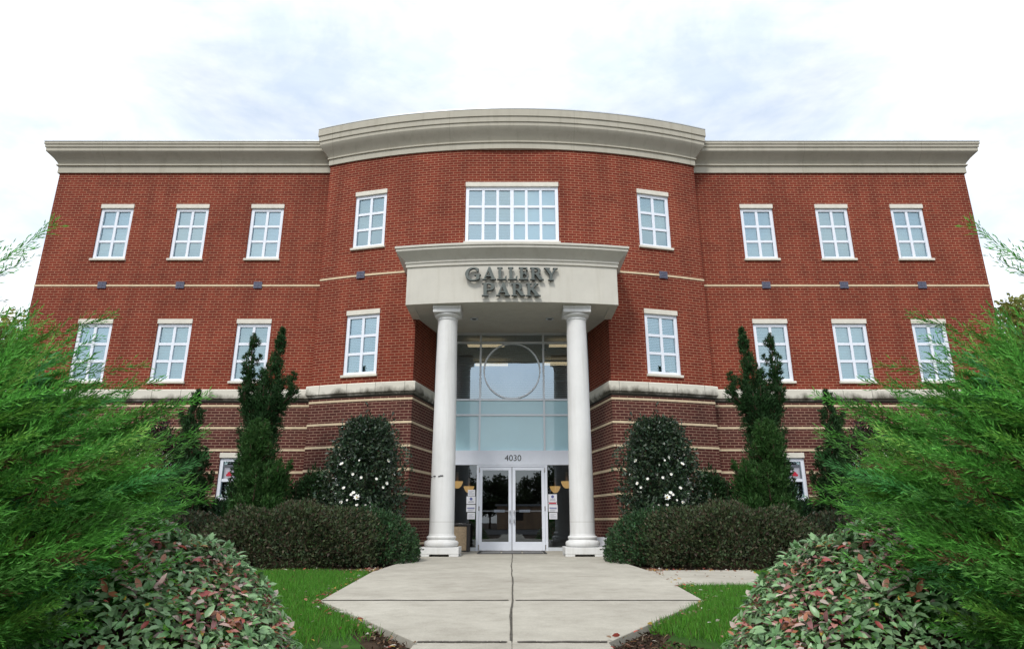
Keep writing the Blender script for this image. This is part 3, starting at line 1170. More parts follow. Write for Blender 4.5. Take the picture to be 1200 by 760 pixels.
# ---------------------------------------------------------------- lettering
def arcp(cx, cy, rx, ry, a0, a1, n):
    return [(cx + rx * math.cos(R(a0 + (a1 - a0) * i / (n - 1))), cy + ry * math.sin(R(a0 + (a1 - a0) * i / (n - 1)))) for i in range(n)]
BOWL = [(.66, .54), (.71, .65), (.715, .72), (.71, .80), (.65, .92), (.54, .985), (.42, 1)]
GLY = {
 'L': ([[(0, 0), (.60, 0), (.64, .28), (.57, .28), (.50, .08), (.27, .08), (.27, .94), (.36, .94), (.36, 1), (0, 1), (0, .94), (.09, .94), (.09, .06), (0, .06)]], .66),
 'E': ([[(0, 0), (.62, 0), (.66, .28), (.59, .28), (.52, .08), (.27, .08), (.27, .47), (.42, .47), (.45, .38), (.51, .38), (.51, .66), (.45, .66), (.42, .56), (.27, .56), (.27, .92), (.48, .92),
        (.54, .74), (.61, .74), (.58, 1), (0, 1), (0, .94), (.09, .94), (.09, .06), (0, .06)]], .70),
 'A': ([[(0, 0), (.26, 0), (.26, .06), (.18, .06), (.25, .27), (.58, .27), (.645, .06), (.56, .06), (.56, 0), (.94, 0), (.94, .06), (.87, .06), (.54, 1.03), (.43, 1.03), (.09, .06), (0, .06)],
        [(.285, .35), (.405, .72), (.54, .35)]], .94),
 'R': ([[(0, 0), (.36, 0), (.36, .06), (.27, .06), (.27, .44), (.37, .44), (.63, 0), (.93, 0), (.93, .06), (.85, .07), (.56, .47)] + BOWL + [(0, 1), (0, .94), (.09, .94), (.09, .06), (0, .06)],
        [(.27, .52), (.27, .92), (.39, .92), (.48, .88), (.53, .79), (.53, .66), (.49, .57), (.40, .52)]], .90),
 'P': ([[(0, 0), (.36, 0), (.36, .06), (.27, .06), (.27, .42), (.42, .42), (.56, .45), (.67, .53), (.715, .64), (.72, .72), (.71, .80), (.65, .92), (.54, .985), (.42, 1), (0, 1), (0, .94), (.09, .94), (.09, .06), (0, .06)],
        [(.27, .50), (.27, .92), (.39, .92), (.48, .88), (.53, .79), (.53, .64), (.49, .55), (.40, .50)]], .74),
 'K': ([[(0, 0), (.36, 0), (.36, .06), (.27, .06), (.27, .42), (.34, .48), (.62, .06), (.55, .06), (.55, 0), (.97, 0), (.97, .06), (.89, .07), (.47, .61), (.74, .94), (.84, .94), (.84, 1), (.52, 1), (.52, .94),
        (.61, .94), (.27, .54), (.27, .94), (.36, .94), (.36, 1), (0, 1), (0, .94), (.09, .94), (.09, .06), (0, .06)]], .96),
 'Y': ([[(.27, 0), (.63, 0), (.63, .06), (.54, .06), (.54, .44), (.82, .94), (.92, .94), (.92, 1), (.60, 1), (.60, .94), (.70, .94), (.50, .56), (.29, .94), (.37, .94), (.37, 1), (-.03, 1), (-.03, .94), (.06, .94),
        (.36, .44), (.36, .06), (.27, .06)]], .88),
 'G': ([arcp(.48, .5, .48, .53, 50, 305, 26) + [(.84, .10), (.84, .40), (.92, .40), (.92, .46), (.54, .46), (.54, .40), (.66, .40), (.66, .12)] + arcp(.48, .5, .29, .44, 300, 62, 22) + [(.70, .70), (.77, .70)]], .94),
}
def letter(ch, x, z, h, wsc, y, yaw):
    cu = bpy.data.curves.new('letter', 'CURVE')
    cu.dimensions = '2D'
    cu.fill_mode = 'BOTH'
    cu.extrude = .042
    cu.bevel_depth = .003
    for poly in GLY[ch][0]:
        sp = cu.splines.new('POLY')
        sp.points.add(len(poly) - 1)
        for p, (a, b) in zip(sp.points, poly):
            p.co = (a * wsc, b * h, 0, 1)
        sp.use_cyclic_u = True
    tmp = bpy.data.objects.new('tmp', cu)
    C.objects.link(tmp)
    dg = bpy.context.evaluated_depsgraph_get()
    me = bpy.data.meshes.new_from_object(tmp.evaluated_get(dg))
    bpy.data.objects.remove(tmp)
    me.name = 'sign_letter'
    me.materials.clear()
    me.materials.append(M['letter'])
    me.materials.append(M['letter_side'])
    for p in me.polygons:
        if abs(p.normal.z) < .6:
            p.material_index = 1
    o = bpy.data.objects.new('sign_letter', me)
    link(o, bld)
    o.location = (x, y - WY, z - G)
    o.rotation_euler = (R(90), 0, yaw)
    return o
def word(txt, xc, z, h, total):
    gap = .085
    adv = [GLY[c][1] * (1.18 if (i == 0) else 1) for i, c in enumerate(txt)]
    k = total / (sum(adv) + gap * (len(txt) - 1))
    x = xc - total / 2
    for i, c in enumerate(txt):
        big = 1.18 if i == 0 else 1
        xm = x + GLY[c][1] * big * k / 2
        letter(c, x, z - (h * .04 if i == 0 and c == 'G' else 0), h * (1.03 if i == 0 else 1), k * big, farc(xm) - .085, math.atan(xm / 15.0))
        x += (GLY[c][1] * big + gap) * k
word('GALLERY', -.02, 5.77, .325, 2.30)
word('PARK', -.02, 5.345, .325, 1.45)

def text_mesh(name, txt, size, T, material, parent, ext=.003, align='CENTER'):
    cu = bpy.data.curves.new(name, 'FONT')
    cu.body = txt
    cu.size = size
    cu.extrude = ext
    cu.align_x = align
    tmp = bpy.data.objects.new('tmp', cu)
    C.objects.link(tmp)
    dg = bpy.context.evaluated_depsgraph_get()
    me = bpy.data.meshes.new_from_object(tmp.evaluated_get(dg))
    bpy.data.objects.remove(tmp)
    me.name = name
    me.materials.clear()
    me.materials.append(material)
    me.transform(T)
    o = bpy.data.objects.new(name, me)
    return link(o, parent)
text_mesh('street_number', '4030', .235, Matrix.Translation((.03, CWY - .08 - WY, 1.63 - G)) @ Matrix.Rotation(R(90), 4, 'X'), M['ink'], bld)

# ================================================================== SMALL THINGS AT THE ENTRANCE
def notice(x, z, w_, h_, style, label):
    o = MB()
    y = CWY - .016
    o.box(-w_ / 2, w_ / 2, -.003, .003, 0, h_)
    t = empty('paper_notice', (x, y, z), label, 'notice', 'notices taped to the sidelights')
    o.build('sheet', M['paper'], t)
    def pr(x0, x1, z0, z1, mt):
        q = MB()
        q.box(x0, x1, -.0065, -.0035, z0, z1)
        q.build('print', M[mt], t)
    if style == 'logo':
        q = MB()
        q.lathe([(0, 0), (.04, 0), (.04, .003), (0, .003)], 0, 0, 16, 0, Matrix.Translation((0, -.0038, h_ * .68)) @ Matrix.Rotation(R(90), 4, 'X'))
        q.build('emblem', M['blue_ink'], t)
        pr(-.08, .08, h_ * .2, h_ * .27, 'grey_ink')
        pr(-.06, .07, h_ * .36, h_ * .41, 'grey_ink')
    elif style == 'red':
        pr(-w_ * .42, w_ * .42, h_ * .2, h_ * .8, 'red_ink')
    elif style == 'head':
        pr(-.10, .10, h_ * .48, h_ * .62, 'blue_ink')
        pr(-.08, .09, h_ * .3, h_ * .36, 'grey_ink')
        pr(-.09, .05, h_ * .14, h_ * .2, 'grey_ink')
    else:
        for k, (a, b) in enumerate(((-.08, .06), (-.08, .08), (-.08, .02), (-.08, .07))):
            pr(a, b, h_ * (.2 + .17 * k), h_ * (.25 + .17 * k), 'grey_ink')
LX = -1.13
notice(LX + .01, .68, .20, .17, 'text', 'small plain paper notice, topmost on the glass beside the left door')
notice(LX, .47, .25, .20, 'logo', 'white paper with a round blue emblem on the glass beside the left door')
notice(LX, .26, .25, .19, 'head', 'white paper with a blue heading under the emblem notice by the left door')
notice(LX + .01, .07, .21, .17, 'text', 'small grey printed paper, lowest on the glass beside the left door')
notice(-LX - .01, .53, .24, .20, 'logo', 'white paper with a round emblem above the red strip by the right door')
notice(-LX - .01, .46, .24, .06, 'red', 'narrow red paper strip between white notices by the right door')
notice(-LX, .26, .25, .19, 'head', 'white paper with a blue heading under the red strip by the right door')
notice(-LX, .07, .22, .17, 'text', 'small grey printed paper, lowest on the glass beside the right door')

t = empty('doormat', (0, 17.6, G), 'wide grey ribbed doormat with a dark border lying before the glass entrance doors', 'doormat')
q = MB()
for (x0, x1, y0, y1) in ((-.86, .86, -.78, -.66), (-.86, .86, .66, .78), (-.86, -.80, -.659, .659), (.80, .86, -.659, .659)):
    q.box(x0, x1, y0, y1, .005, .016)
q.build('mat_border', M['rubber'], t, bevel=.003)
q = MB()
for i in range(22):
    y_ = -.63 + i * .06
    for k in range(3):
        if rng.random() < .75:
            q.box(-.78 + k * .53, -.29 + k * .53, y_ - .02, y_ + .02, .005, .014)
q.build('mat_ribs', mat('grey_rib', (0.20, 0.20, 0.20), 0.8), t)

t = empty('litter_bin', (-1.36, 18.12, G), 'square litter bin with pebbled tan panels and dark edges behind the left column', 'litter bin')
q = MB()
for sx in (-1, 1):
    for sy in (-1, 1):
        q.box(sx * .21 - .035, sx * .21 + .035, sy * .21 - .035, sy * .21 + .035, 0, .66)
q.box(-.175, .175, -.175, .175, .02, .05)
q.build('corner_posts', M['dark_metal'], t, bevel=.006)
q = MB()
for k in range(4):
    T = Matrix.Rotation(math.pi / 2 * k, 4, 'Z')
    q.box(-.173, .173, -.225, -.20, .04, .63, T=T)
q.build('panel', M['tan_panel'], t)
q = MB()
q.box(-.25, .25, -.25, .25, .662, .70)
q.lathe([(.14, .701), (.13, .72), (.115, .72), (.11, .701)], 0, 0, 20)
q.build('lid', M['dark_metal'], t, bevel=.006)

t = empty('notice_board', (2.17, 16.62, G), 'small blank white board leaning beside the right column base', 'board')
T = Matrix.Rotation(R(-8), 4, 'Z') @ Matrix.Rotation(R(-9), 4, 'X')
q = MB()
q.box(-.15, .15, -.008, .008, .005, .40, T=T)
q.build('board', M['paper'], t, bevel=.003)
q = MB()
for a in ((-.154, -.13, .0, .404), (.13, .154, .0, .404)):
    q.box(a[0], a[1], -.012, -.0085, a[2], a[3], T=T)
q.build('edge_strip', M['white_frame'], t)

for s, nm in ((-1, 'left'), (1, 'right')):
    t = empty('window_sign', (s * 7.645, WY + .06, 1.045), 'framed sign with a red three lobed emblem in the %s wing ground window' % nm, 'sign', 'emblem signs in ground floor windows')
    q = MB()
    q.box(-.165, .165, .0, .012, 0, .44)
    q.build('backing', mat('grey_board', (0.10, 0.11, 0.13), 0.5), t)
    q = MB()
    q.box(-.135, .135, -.004, -.0005, .04, .345)
    q.build('panel', mat('pale_board', (0.45, 0.44, 0.50), 0.6), t)
    q = MB()
    for (x0, x1, z0, z1) in ((-.12, .12, .318, .328), (-.12, .12, .055, .065), (-.12, -.11, .0655, .3175), (.11, .12, .0655, .3175)):
        q.box(x0, x1, -.007, -.0045, z0, z1)
    q.build('border', M['grey_ink'], t)
    q = MB()
    for k, (x, z) in enumerate(((0, .215), (-.034, .165), (.034, .165))):
        T = Matrix.Translation((x, -.0048 - k * .002, z)) @ Matrix.Rotation(R(90), 4, 'X') @ Matrix.Diagonal((.95, .65, 1, 1))
        q.lathe([(0, 0), (.052, 0), (.052, .0015), (0, .0015)], 0, 0, 20, 0, T)
    q.build('emblem', M['red_ink'], t)

# ================================================================== PLANTS
def stems(parent, segs, name='stem', material=None):
    mb = MB()
    for pts, rad in segs:
        mb.tube(pts, rad, 7)
    return mb.build(name, material or M['bark'], parent, smooth=60)


def copy_thing(o, mirror=True, label=None):
    c = o.copy()
    C.objects.link(c)
    if mirror:
        c.location.x = -o.location.x
        c.scale.x = -1
    if label:
        c['label'] = label
    for ch in o.children:
        d = ch.copy()
        C.objects.link(d)
        d.parent = c
        for gch in ch.children:
            e = gch.copy()
            C.objects.link(e)
            e.parent = d
    return c


def lump(D, seed, amp=0.15, freq=3.0):
    """smooth noise on directions"""
    r = np.random.default_rng(seed)
    k = r.normal(size=(10, 3)) * freq
    p = r.random(10) * 6.28
    return 1 + amp * np.mean(np.sin(D @ k.T + p), 1) * 2.2


def mound(name, loc, rx, ry, rz, n, size, base, label, cat, seed, group=None, alt=None, altp=.1, low=.0, material='leaf', aspect=.5, amp=.12, sq=2.05, freq=3.0):
    """a clipped, spreading shrub: leaves in a shell over branching stems"""
    t = empty(name, loc, label, cat, group)
    D = unit(rng.normal(size=(n, 3)))
    D[:, 2] = np.abs(D[:, 2]) * 1.05 - low
    D = unit(D)
    shoots = unit(rng.normal(size=(60, 3)))
    sh = (np.max(D @ shoots.T, 1) > .9975) * .07 * rng.random(n)
    lm = (1 + sh) * lump(D, seed, amp, freq) * (1 + .05 * np.sin(D @ rng.normal(size=3) * 17))
    # super-ellipsoid for a boxier, clipped mass
    q = (np.abs(D[:, 0]) ** sq + np.abs(D[:, 1]) ** sq + np.abs(D[:, 2]) ** sq) ** (-1 / sq)
    depth = 1 - np.abs(rng.normal(size=n)) * .09
    P = D * (q * lm * depth)[:, None] * np.array([rx, ry, rz])
    dirs = unit(D + rng.normal(size=(n, 3)) * .75 + np.array([0, 0, .35]))
    keep = P[:, 2] > -.02
    P, dirs = P[keep], dirs[keep]
    n = len(P)
    L = size * (.7 + .6 * rng.random(n))
    V, F = blades(P, dirs, L, L * aspect)
    np_mesh('foliage', V, F, M[material], tints(n, base, .3, 4, alt, altp), t)
    seg = []
    for k in range(26):
        a = rng.random() * 6.28
        r0 = rng.random() * .5
        d = unit(np.array([math.cos(a) * rx, math.sin(a) * ry, rz * (.3 + rng.random())]))
        e = d * np.array([rx, ry, rz]) * .8 / max(np.abs(d).max(), .6)
        b0 = np.array([math.cos(a) * rx * r0 * .5, math.sin(a) * ry * r0 * .5, -.03])
        mid = (b0 + e) / 2 + rng.normal(size=3) * .06
        seg.append(([b0, mid, e], [.014, .010, .005]))
    stems(t, seg)
    return t


def conifer(name, loc, leaders, ntuft, per, size, base, label, cat, seed, tuft_r=.10, alt=None, altp=.1, up=.6, width=.22):
    """leaders: list of (points, radii) ; foliage tufts wrap each leader"""
    t = empty(name, loc, label, cat)
    r = np.random.default_rng(seed)
    cents, outs, rads = [], [], []
    more = []
    for pts, rad in leaders:
        pts, rad = np.array(pts, float), np.array(rad, float)
        for k in range(int(2 + 5 * np.linalg.norm(pts[-1] - pts[0]))):
            j = r.integers(1, len(pts) - 1) if len(pts) > 2 else 0
            a = r.random() * 6.283
            o = np.array([math.cos(a), math.sin(a), 0])
            q0 = pts[j] + o * rad[j] * .5
            ln = .16 + rad[j] * (.5 + .8 * r.random())
            q1 = q0 + o * ln * .55 + np.array([0, 0, ln * .5])
            q2 = q1 + o * ln * .15 + np.array([0, 0, ln * .75])
            more.append((np.array([q0, q1, q2]), np.array([.10, .075, .015]) * (.6 + rad[j])))
    leaders = list(leaders) + more
    wts = np.array([np.sum(np.linalg.norm(np.diff(np.array(p), axis=0), axis=1)) * (np.mean(rad) + .05) for p, rad in leaders])
    wts = wts / wts.sum()
    for (pts, rad), wt in zip(leaders, wts):
        pts = np.array(pts, float)
        rad = np.array(rad, float)
        m = max(8, int(ntuft * wt))
        tt = r.random(m) ** .9 * (len(pts) - 1)
        i = np.minimum(tt.astype(int), len(pts) - 2)
        f = (tt - i)[:, None]
        c = pts[i] * (1 - f) + pts[i + 1] * f
        rr = rad[i] * (1 - f[:, 0]) + rad[i + 1] * f[:, 0]
        ax = unit(pts[i + 1] - pts[i])
        o = unit(np.cross(ax, r.normal(size=(m, 3))))
        rr = rr * (.40 + .75 * r.random(m) ** .7) * lump(o * 1.2 + c * 2.2, seed, .5, 1.9)
        rads.append(rr * .8)
        cents.append(c + o * rr[:, None])
        outs.append(unit(o * .9 + ax * .6 + np.array([0, 0, up + .3])))
    cents, outs, rads = np.concatenate(cents), np.concatenate(outs), np.concatenate(rads)
    fine = np.repeat(np.clip(rads / .13, .30, 1), per)[:, None]
    m = len(cents)
    P = np.repeat(cents, per, 0)
    O = np.repeat(outs, per, 0)
    n = len(P)
    P = P + r.normal(size=(n, 3)) * tuft_r * .40 * fine + O * (r.random((n, 1)) ** 1.5) * tuft_r * 1.2 * fine
    Dr = unit(O + r.normal(size=(n, 3)) * .55)
    L = size * (.6 + .8 * r.random(n)) * (.4 + .6 * fine[:, 0])
    V, F = blades(P, Dr, L, L * width)
    tn = np.repeat(np.array(base)[None] * (1 + r.normal(size=(m, 1)) * .22), per * 4, 0)
    tn = tn * np.repeat(1 + r.normal(size=(n, 1)) * .15, 4, 0)
    if alt is not None:
        k = np.repeat(r.random(n) < altp, 4)
        tn[k] = np.array(alt)
    np_mesh('foliage', V, F, M['needle'], np.clip(tn, .004, .8), t)
    stems(t, [(p, np.maximum(.008, np.array(rd) * .09 + .008)) for p, rd in leaders], 'trunk')
    return t


def pair(t, lab):
    """the same plant mirrored on the other side of the entrance"""
    return copy_thing(t, True, lab)


# --- foreground junipers: arching branches, each carrying feathery sprays
def spray_template(seed):
    """one feathery plume along +X: short needle twigs set all round a slightly drooping rachis"""
    r = np.random.default_rng(seed)
    P, D, L, K = [], [], [], []
    bend = r.normal() * .12
    ntw = 34
    for i in range(ntw):
        tt = .03 + .95 * i / ntw
        c = np.array([tt, bend * tt * tt, -.08 * tt * tt])
        roll = i * 2.4 + r.normal() * .5
        side = np.array([0, math.cos(roll), math.sin(roll)])
        ang = R(27 + r.normal() * 7)
        d = np.array([math.cos(ang), 0, 0]) + side * math.sin(ang)
        tl = (.26 * (1 - .62 * tt) + .03) * (.65 + .6 * r.random())
        nb = max(4, int(tl / .030))
        for k in range(nb):
            f = (k + .2) / nb
            P.append(c + d * tl * f)
            D.append(unit(d) + r.normal(size=3) * .33 + np.array([.2, 0, 0]))
            L.append(.060 * (.7 + .6 * r.random()))
            K.append(f)
        P.append(c)
        D.append(np.array([1, 0, 0]) + r.normal(size=3) * .3)
        L.append(.07)
        K.append(.2)
    return np.array(P), unit(np.array(D)), np.array(L), np.array(K)
TEMPL = [spray_template(s) for s in range(8)]


def frame_of(d, roll):
    d = unit(d)
    upv = np.array([0, 0, 1.0])
    a = unit(np.cross(upv, d))
    b = np.cross(d, a)
    c, s_ = math.cos(roll), math.sin(roll)
    return np.stack([d, a * c + b * s_, -a * s_ + b * c], 1)


def juniper():
    t = empty('spreading_juniper', (-2.85, 3.15, G), 'big bright green feathery juniper leaning in from the left edge of the photo', 'juniper', 'feathery junipers framing the walk')
    r = np.random.default_rng(11)
    PP, DD, LL, CCc, seg = [], [], [], [], []
    nbr = 400
    lean = np.array([1.0, -.10, 0])
    for i in range(nbr):
        while True:
            d = unit(r.normal(size=3))
            if d[2] > -.45:
                break
        fac = .62 + .40 * r.random() ** .7
        wide = np.interp(d[2], [-.45, -.1, .12, .4, .7, 1], [.84, .84, 1.0, .96, .72, .6])
        tip = d * np.array([.97 * wide, 1.02 * wide, .98]) * fac + np.array([.05, 0, .62])
        tip[2] = max(tip[2], .06 + .1 * r.random())
        if i < 5:
            tip = np.array([(.16, -.1, 1.92), (-.15, .2, 1.9), (-.25, -.2, 1.8), (.35, .1, 1.62), (.95, .2, 1.25)][i])
        base = np.array([r.normal() * .22, r.normal() * .22, 0])
        hor = unit(np.array([d[0], d[1], 0]))
        tan = unit(hor * .45 + lean * .85 + np.array([0, 0, .34 + .26 * r.random()]) + r.normal(size=3) * .13)
        Ln = np.linalg.norm(tip - base)
        p1 = base + np.array([0, 0, .40]) * Ln + hor * .1
        p2 = tip - tan * Ln * .42
        ts = np.linspace(0, 1, 11)[:, None]
        crv = base * (1 - ts) ** 3 + 3 * p1 * ts * (1 - ts) ** 2 + 3 * p2 * ts ** 2 * (1 - ts) + tip * ts ** 3
        seg.append((crv, np.linspace(.014, .002, 11)))
        hue = r.random()
        colr = np.array([.085, .275, .042]) * (.80 + .5 * hue) if r.random() < .72 else np.array([.135, .360, .075]) * (.85 + .3 * hue)
        nsp = 11
        for k in range(nsp):
            f = .36 + .64 * (k / (nsp - 1))
            x = f * 10
            j = min(int(x), 9)
            c = crv[j] * (1 - (x - j)) + crv[j + 1] * (x - j)
            tg = unit(crv[j + 1] - crv[j])
            sd = unit(np.cross(tg, r.normal(size=3)))
            last = k == nsp - 1
            dr = tg + sd * (.05 if last else .5) + np.array([.25, 0, .10])
            sc = (.24 + .20 * r.random()) * (1.15 if last else 1)
            TP, TD, TL, TK = TEMPL[r.integers(0, len(TEMPL))]
            Rm = frame_of(dr, r.random() * 6.28)
            if c[2] < .03:
                continue
            PP.append(c + (TP * sc) @ Rm.T)
            DD.append(TD @ Rm.T)
            LL.append(TL * (.30 + .35 * sc))
            fresh = 1 + .45 * (TK - .4)
            q = r.random()
            cs = colr
            if q < .035 and not last:
                cs = np.array([.16, .10, .045])
            elif q < .14:
                cs = colr * np.array([1.35, 1.02, .9])
            elif q < .26:
                cs = colr * np.array([.75, .85, 1.5])
            CCc.append(cs[None] * np.clip(1 + r.normal() * .24, .4, 1.7) * fresh[:, None])
    P, D, L, col = np.concatenate(PP), np.concatenate(DD), np.concatenate(LL), np.concatenate(CCc)
    n = len(P)
    V, F = blades(P, D, L * 1.12, .0056)
    col = np.repeat(np.clip(col * (1 + r.normal(size=(n, 1)) * .18), .005, .6), 4, 0)
    np_mesh('foliage', V, F, M['needle'], col, t)
    stems(t, seg, 'branches')
    print('juniper blades', n)
    return t
jn = juniper()
pair(jn, 'big bright green feathery juniper leaning in from the right edge of the photo')


# --- foreground broadleaf shrubs with reddening leaves
def broadleaf():
    t = empty('broadleaf_shrub', (-2.22, 3.85, G), 'low shrub with pale green and red leaves under the left juniper, beside the lawn', 'shrub', 'reddening shrubs beside the lawn')
    r = np.random.default_rng(5)
    n = 15500
    D = unit(r.normal(size=(n, 3)))
    D[:, 2] = np.abs(D[:, 2])
    lm = lump(D, 3, .10, 3.5)
    dep = 1 - np.abs(r.normal(size=n)) * .08
    P = D * (lm * dep)[:, None] * np.array([1.05, .76, .88])
    P[:, :2] *= (1.12 - .50 * np.clip(P[:, 2:3] / .88, 0, 1))
    up = unit(D * .75 + np.array([0, 0, 1.0]) + r.normal(size=(n, 3)) * .35)
    dr = unit(np.cross(up, r.normal(size=(n, 3))) + D * .55 + np.array([0, 0, .15]))
    L = .053 * (.55 + .75 * r.random(n))
    V, F = leaves(P, dr, up, L, L * (.42 + .16 * r.random(n)), .15 + .35 * r.random(n))
    base = np.array([.20, .34, .155])
    c = base * (1 + r.normal(size=(n, 1)) * .28)
    dk = r.random(n) < .3
    c[dk] = np.array([.11, .24, .085]) * (1 + r.normal(size=(dk.sum(), 1)) * .2)
    redz = lump(D, 9, .5, 5)
    k = r.random(n) < np.clip(.12 + .9 * (redz - .94), .04, .55)
    pal = np.array([[.36, .07, .06], [.46, .20, .17], [.36, .14, .07], [.50, .34, .30], [.48, .40, .34], [.30, .13, .13]])
    c[k] = pal[r.integers(0, len(pal), k.sum())] * (1 + r.normal(size=(k.sum(), 1)) * .2)
    y = r.random(n) < .008
    c[y] = np.array([.5, .36, .04])
    np_mesh('foliage', V, F, M['leaf_gloss'], np.repeat(np.clip(c, .01, .8), 8, 0), t)
    seg = []
    for i in range(70):
        d = unit(r.normal(size=3))
        d[2] = abs(d[2])
        e = d * np.array([.87, .8, .74])
        b0 = np.array([r.normal() * .2, r.normal() * .2, -.05])
        seg.append(([b0, (b0 + e) / 2 + r.normal(size=3) * .06 + np.array([0, 0, .06]), e], [.010, .007, .003]))
    stems(t, seg)
    return t
bl = broadleaf()
pair(bl, 'low shrub with pale green and red leaves under the right juniper, beside the lawn')

BROWN = [(.078, .060, .036), (.10, .085, .05), (.06, .04, .028)]
# --- clipped azaleas along the beds
hedges = [
    ('azalea_mound', (-4.15, 13.0, G), 1.85, 1.25, 1.12, 36000, (.056, .080, .034), 'broad olive brown azalea mound in the %s bed behind the lawn', 21, BROWN, .25),
    ('azalea_mound', (-2.85, 13.7, G), 1.0, 1.15, 0.98, 15000, (.040, .088, .034), 'rounded dark green azalea under the white flowered camellia in the %s bed', 22, BROWN, .06),
    ('azalea_mound', (-6.45, 13.9, G), 1.35, 1.05, 0.86, 17000, (.036, .055, .026), 'low dark azalea at the foot of the conifers, %s bed', 23, BROWN, .25),
    ('azalea_mound', (-8.7, 13.6, G), 1.3, 1.0, 0.95, 14000, (.055, .045, .030), 'purplish brown low shrub half hidden behind the %s juniper', 24, BROWN, .45),
]
for nm, loc, rx, ry, rz, n, base, lab, sd, alt, ap in hedges:
    o = mound(nm, loc, rx, ry, rz, n, .062, base, lab % 'left', 'azalea', sd, 'azalea mounds in the beds', alt, ap, amp=.10)
    pair(o, lab % 'right')
darks = [
    ('evergreen_shrub', (-4.62, 15.4, G), .62, .55, 2.05, 9000, (.024, .062, .020), 'bushy dark green cone shrub between the tall juniper and the camellia, %s side', 31),
    ('evergreen_shrub', (-6.6, 15.8, G), .75, .6, 1.2, 8000, (.018, .048, .020), 'dark rounded evergreen hiding the lower window sill, %s wing', 32),
    ('evergreen_shrub', (-7.75, 14.9, G), .8, .7, 1.2, 9000, (.020, .055, .022), 'low dark evergreen below the thin spire conifer, %s bed', 33),
]
for nm, loc, rx, ry, rz, n, base, lab, sd in darks:
    o = mound(nm, loc, rx, ry, rz, n, .085, base, lab % 'left', 'evergreen', sd, 'dark evergreens against the wall', None, 0, sq=1.9, amp=.22, material='needle', aspect=.32)
    pair(o, lab % 'right')
o = mound('purple_shrub', (-8.35, 15.4, G), .8, .7, 2.85, 12000, .075, (.040, .022, .026), 'tall dark purple leaved shrub by the wall behind the left juniper', 'shrub', 35, 'purple leaved shrubs', [(.03, .05, .02)], .25, sq=2.0, amp=.18)
pair(o, 'tall dark purple leaved shrub by the wall behind the right juniper')

# --- twisted tall junipers with two horns
def leader(pts, r0, r1, wob, seed, n=9, bulge=0):
    r = np.random.default_rng(seed)
    pts = np.array(pts, float)
    t_ = np.linspace(0, len(pts) - 1, n)
    i = np.minimum(t_.astype(int), len(pts) - 2)
    f = (t_ - i)[:, None]
    q = pts[i] * (1 - f) + pts[i + 1] * f
    q[1:-1] += r.normal(size=(n - 2, 3)) * wob
    u = np.linspace(0, 1, n)
    return q, r0 + (r1 - r0) * u + bulge * np.sin(u * math.pi)
LD = [
    leader([(0, 0, 0), (.05, 0, 1.2), (.12, 0, 2.4), (.16, 0, 3.3), (.30, .05, 4.1), (.36, .05, 5.28)], .28, .02, .04, 1, 12, .11),
    leader([(.05, 0, 2.4), (-.02, 0, 3.3), (-.26, -.05, 4.1), (-.30, -.05, 5.12)], .20, .015, .03, 2, 9),
    leader([(.10, 0, 2.8), (.45, 0, 3.25), (.72, 0, 3.65), (.78, 0, 4.15)], .15, .03, .03, 3, 7),
    leader([(-.02, 0, 2.9), (-.25, -.1, 3.5), (-.40, -.1, 4.0)], .15, .03, .03, 4, 6),
    leader([(0, 0, .3), (.5, -.1, 1.0), (.62, -.1, 1.8)], .32, .06, .04, 5, 6),
    leader([(0, 0, .3), (-.25, .1, 1.0), (-.3, .1, 2.3)], .32, .06, .04, 6, 6),
]
o = conifer('twisted_juniper', (-6.0, 15.35, G), LD, 3200, 26, .10, (.026, .074, .022), 'tall dark twisted juniper with two horned tips before the left wing', 'juniper', 41, tuft_r=.11, alt=(.05, .10, .03), altp=.05)
pair(o, 'tall dark twisted juniper with two horned tips before the right wing')
LD = [leader([(0, 0, 0), (0, 0, 1.2), (-.05, 0, 2.2), (-.10, 0, 2.9)], .36, .02, .02, 7, 8, .06),
      leader([(.2, 0, .2), (.45, -.1, 1.1), (.40, -.1, 1.9)], .42, .10, .03, 8, 6)]
o = conifer('bright_juniper', (-5.60, 14.55, G), LD, 1500, 26, .10, (.036, .100, .022), 'mid green bushy conifer at the foot of the left twisted juniper', 'conifer', 42, tuft_r=.12, alt=(.07, .14, .035), altp=.10)
pair(o, 'mid green bushy conifer at the foot of the right twisted juniper')
LD = [leader([(0, 0, 0), (0, 0, 1.2), (-.02, 0, 2.4), (.02, 0, 3.75)], .56, .015, .02, 9, 10),
      leader([(.1, 0, .3), (.35, -.1, 1.0), (.38, 0, 1.7)], .32, .08, .03, 10, 6),
      leader([(-.1, 0, .3), (-.35, -.1, 1.0), (-.36, 0, 1.6)], .32, .08, .03, 11, 6)]
o = conifer('spire_conifer', (-7.52, 15.4, G), LD, 1800, 26, .10, (.026, .070, .022), 'thin pointed dark conifer in front of the left wing windows', 'conifer', 43, tuft_r=.10, alt=(.06, .11, .03), altp=.06)
pair(o, 'thin pointed dark conifer in front of the right wing windows')

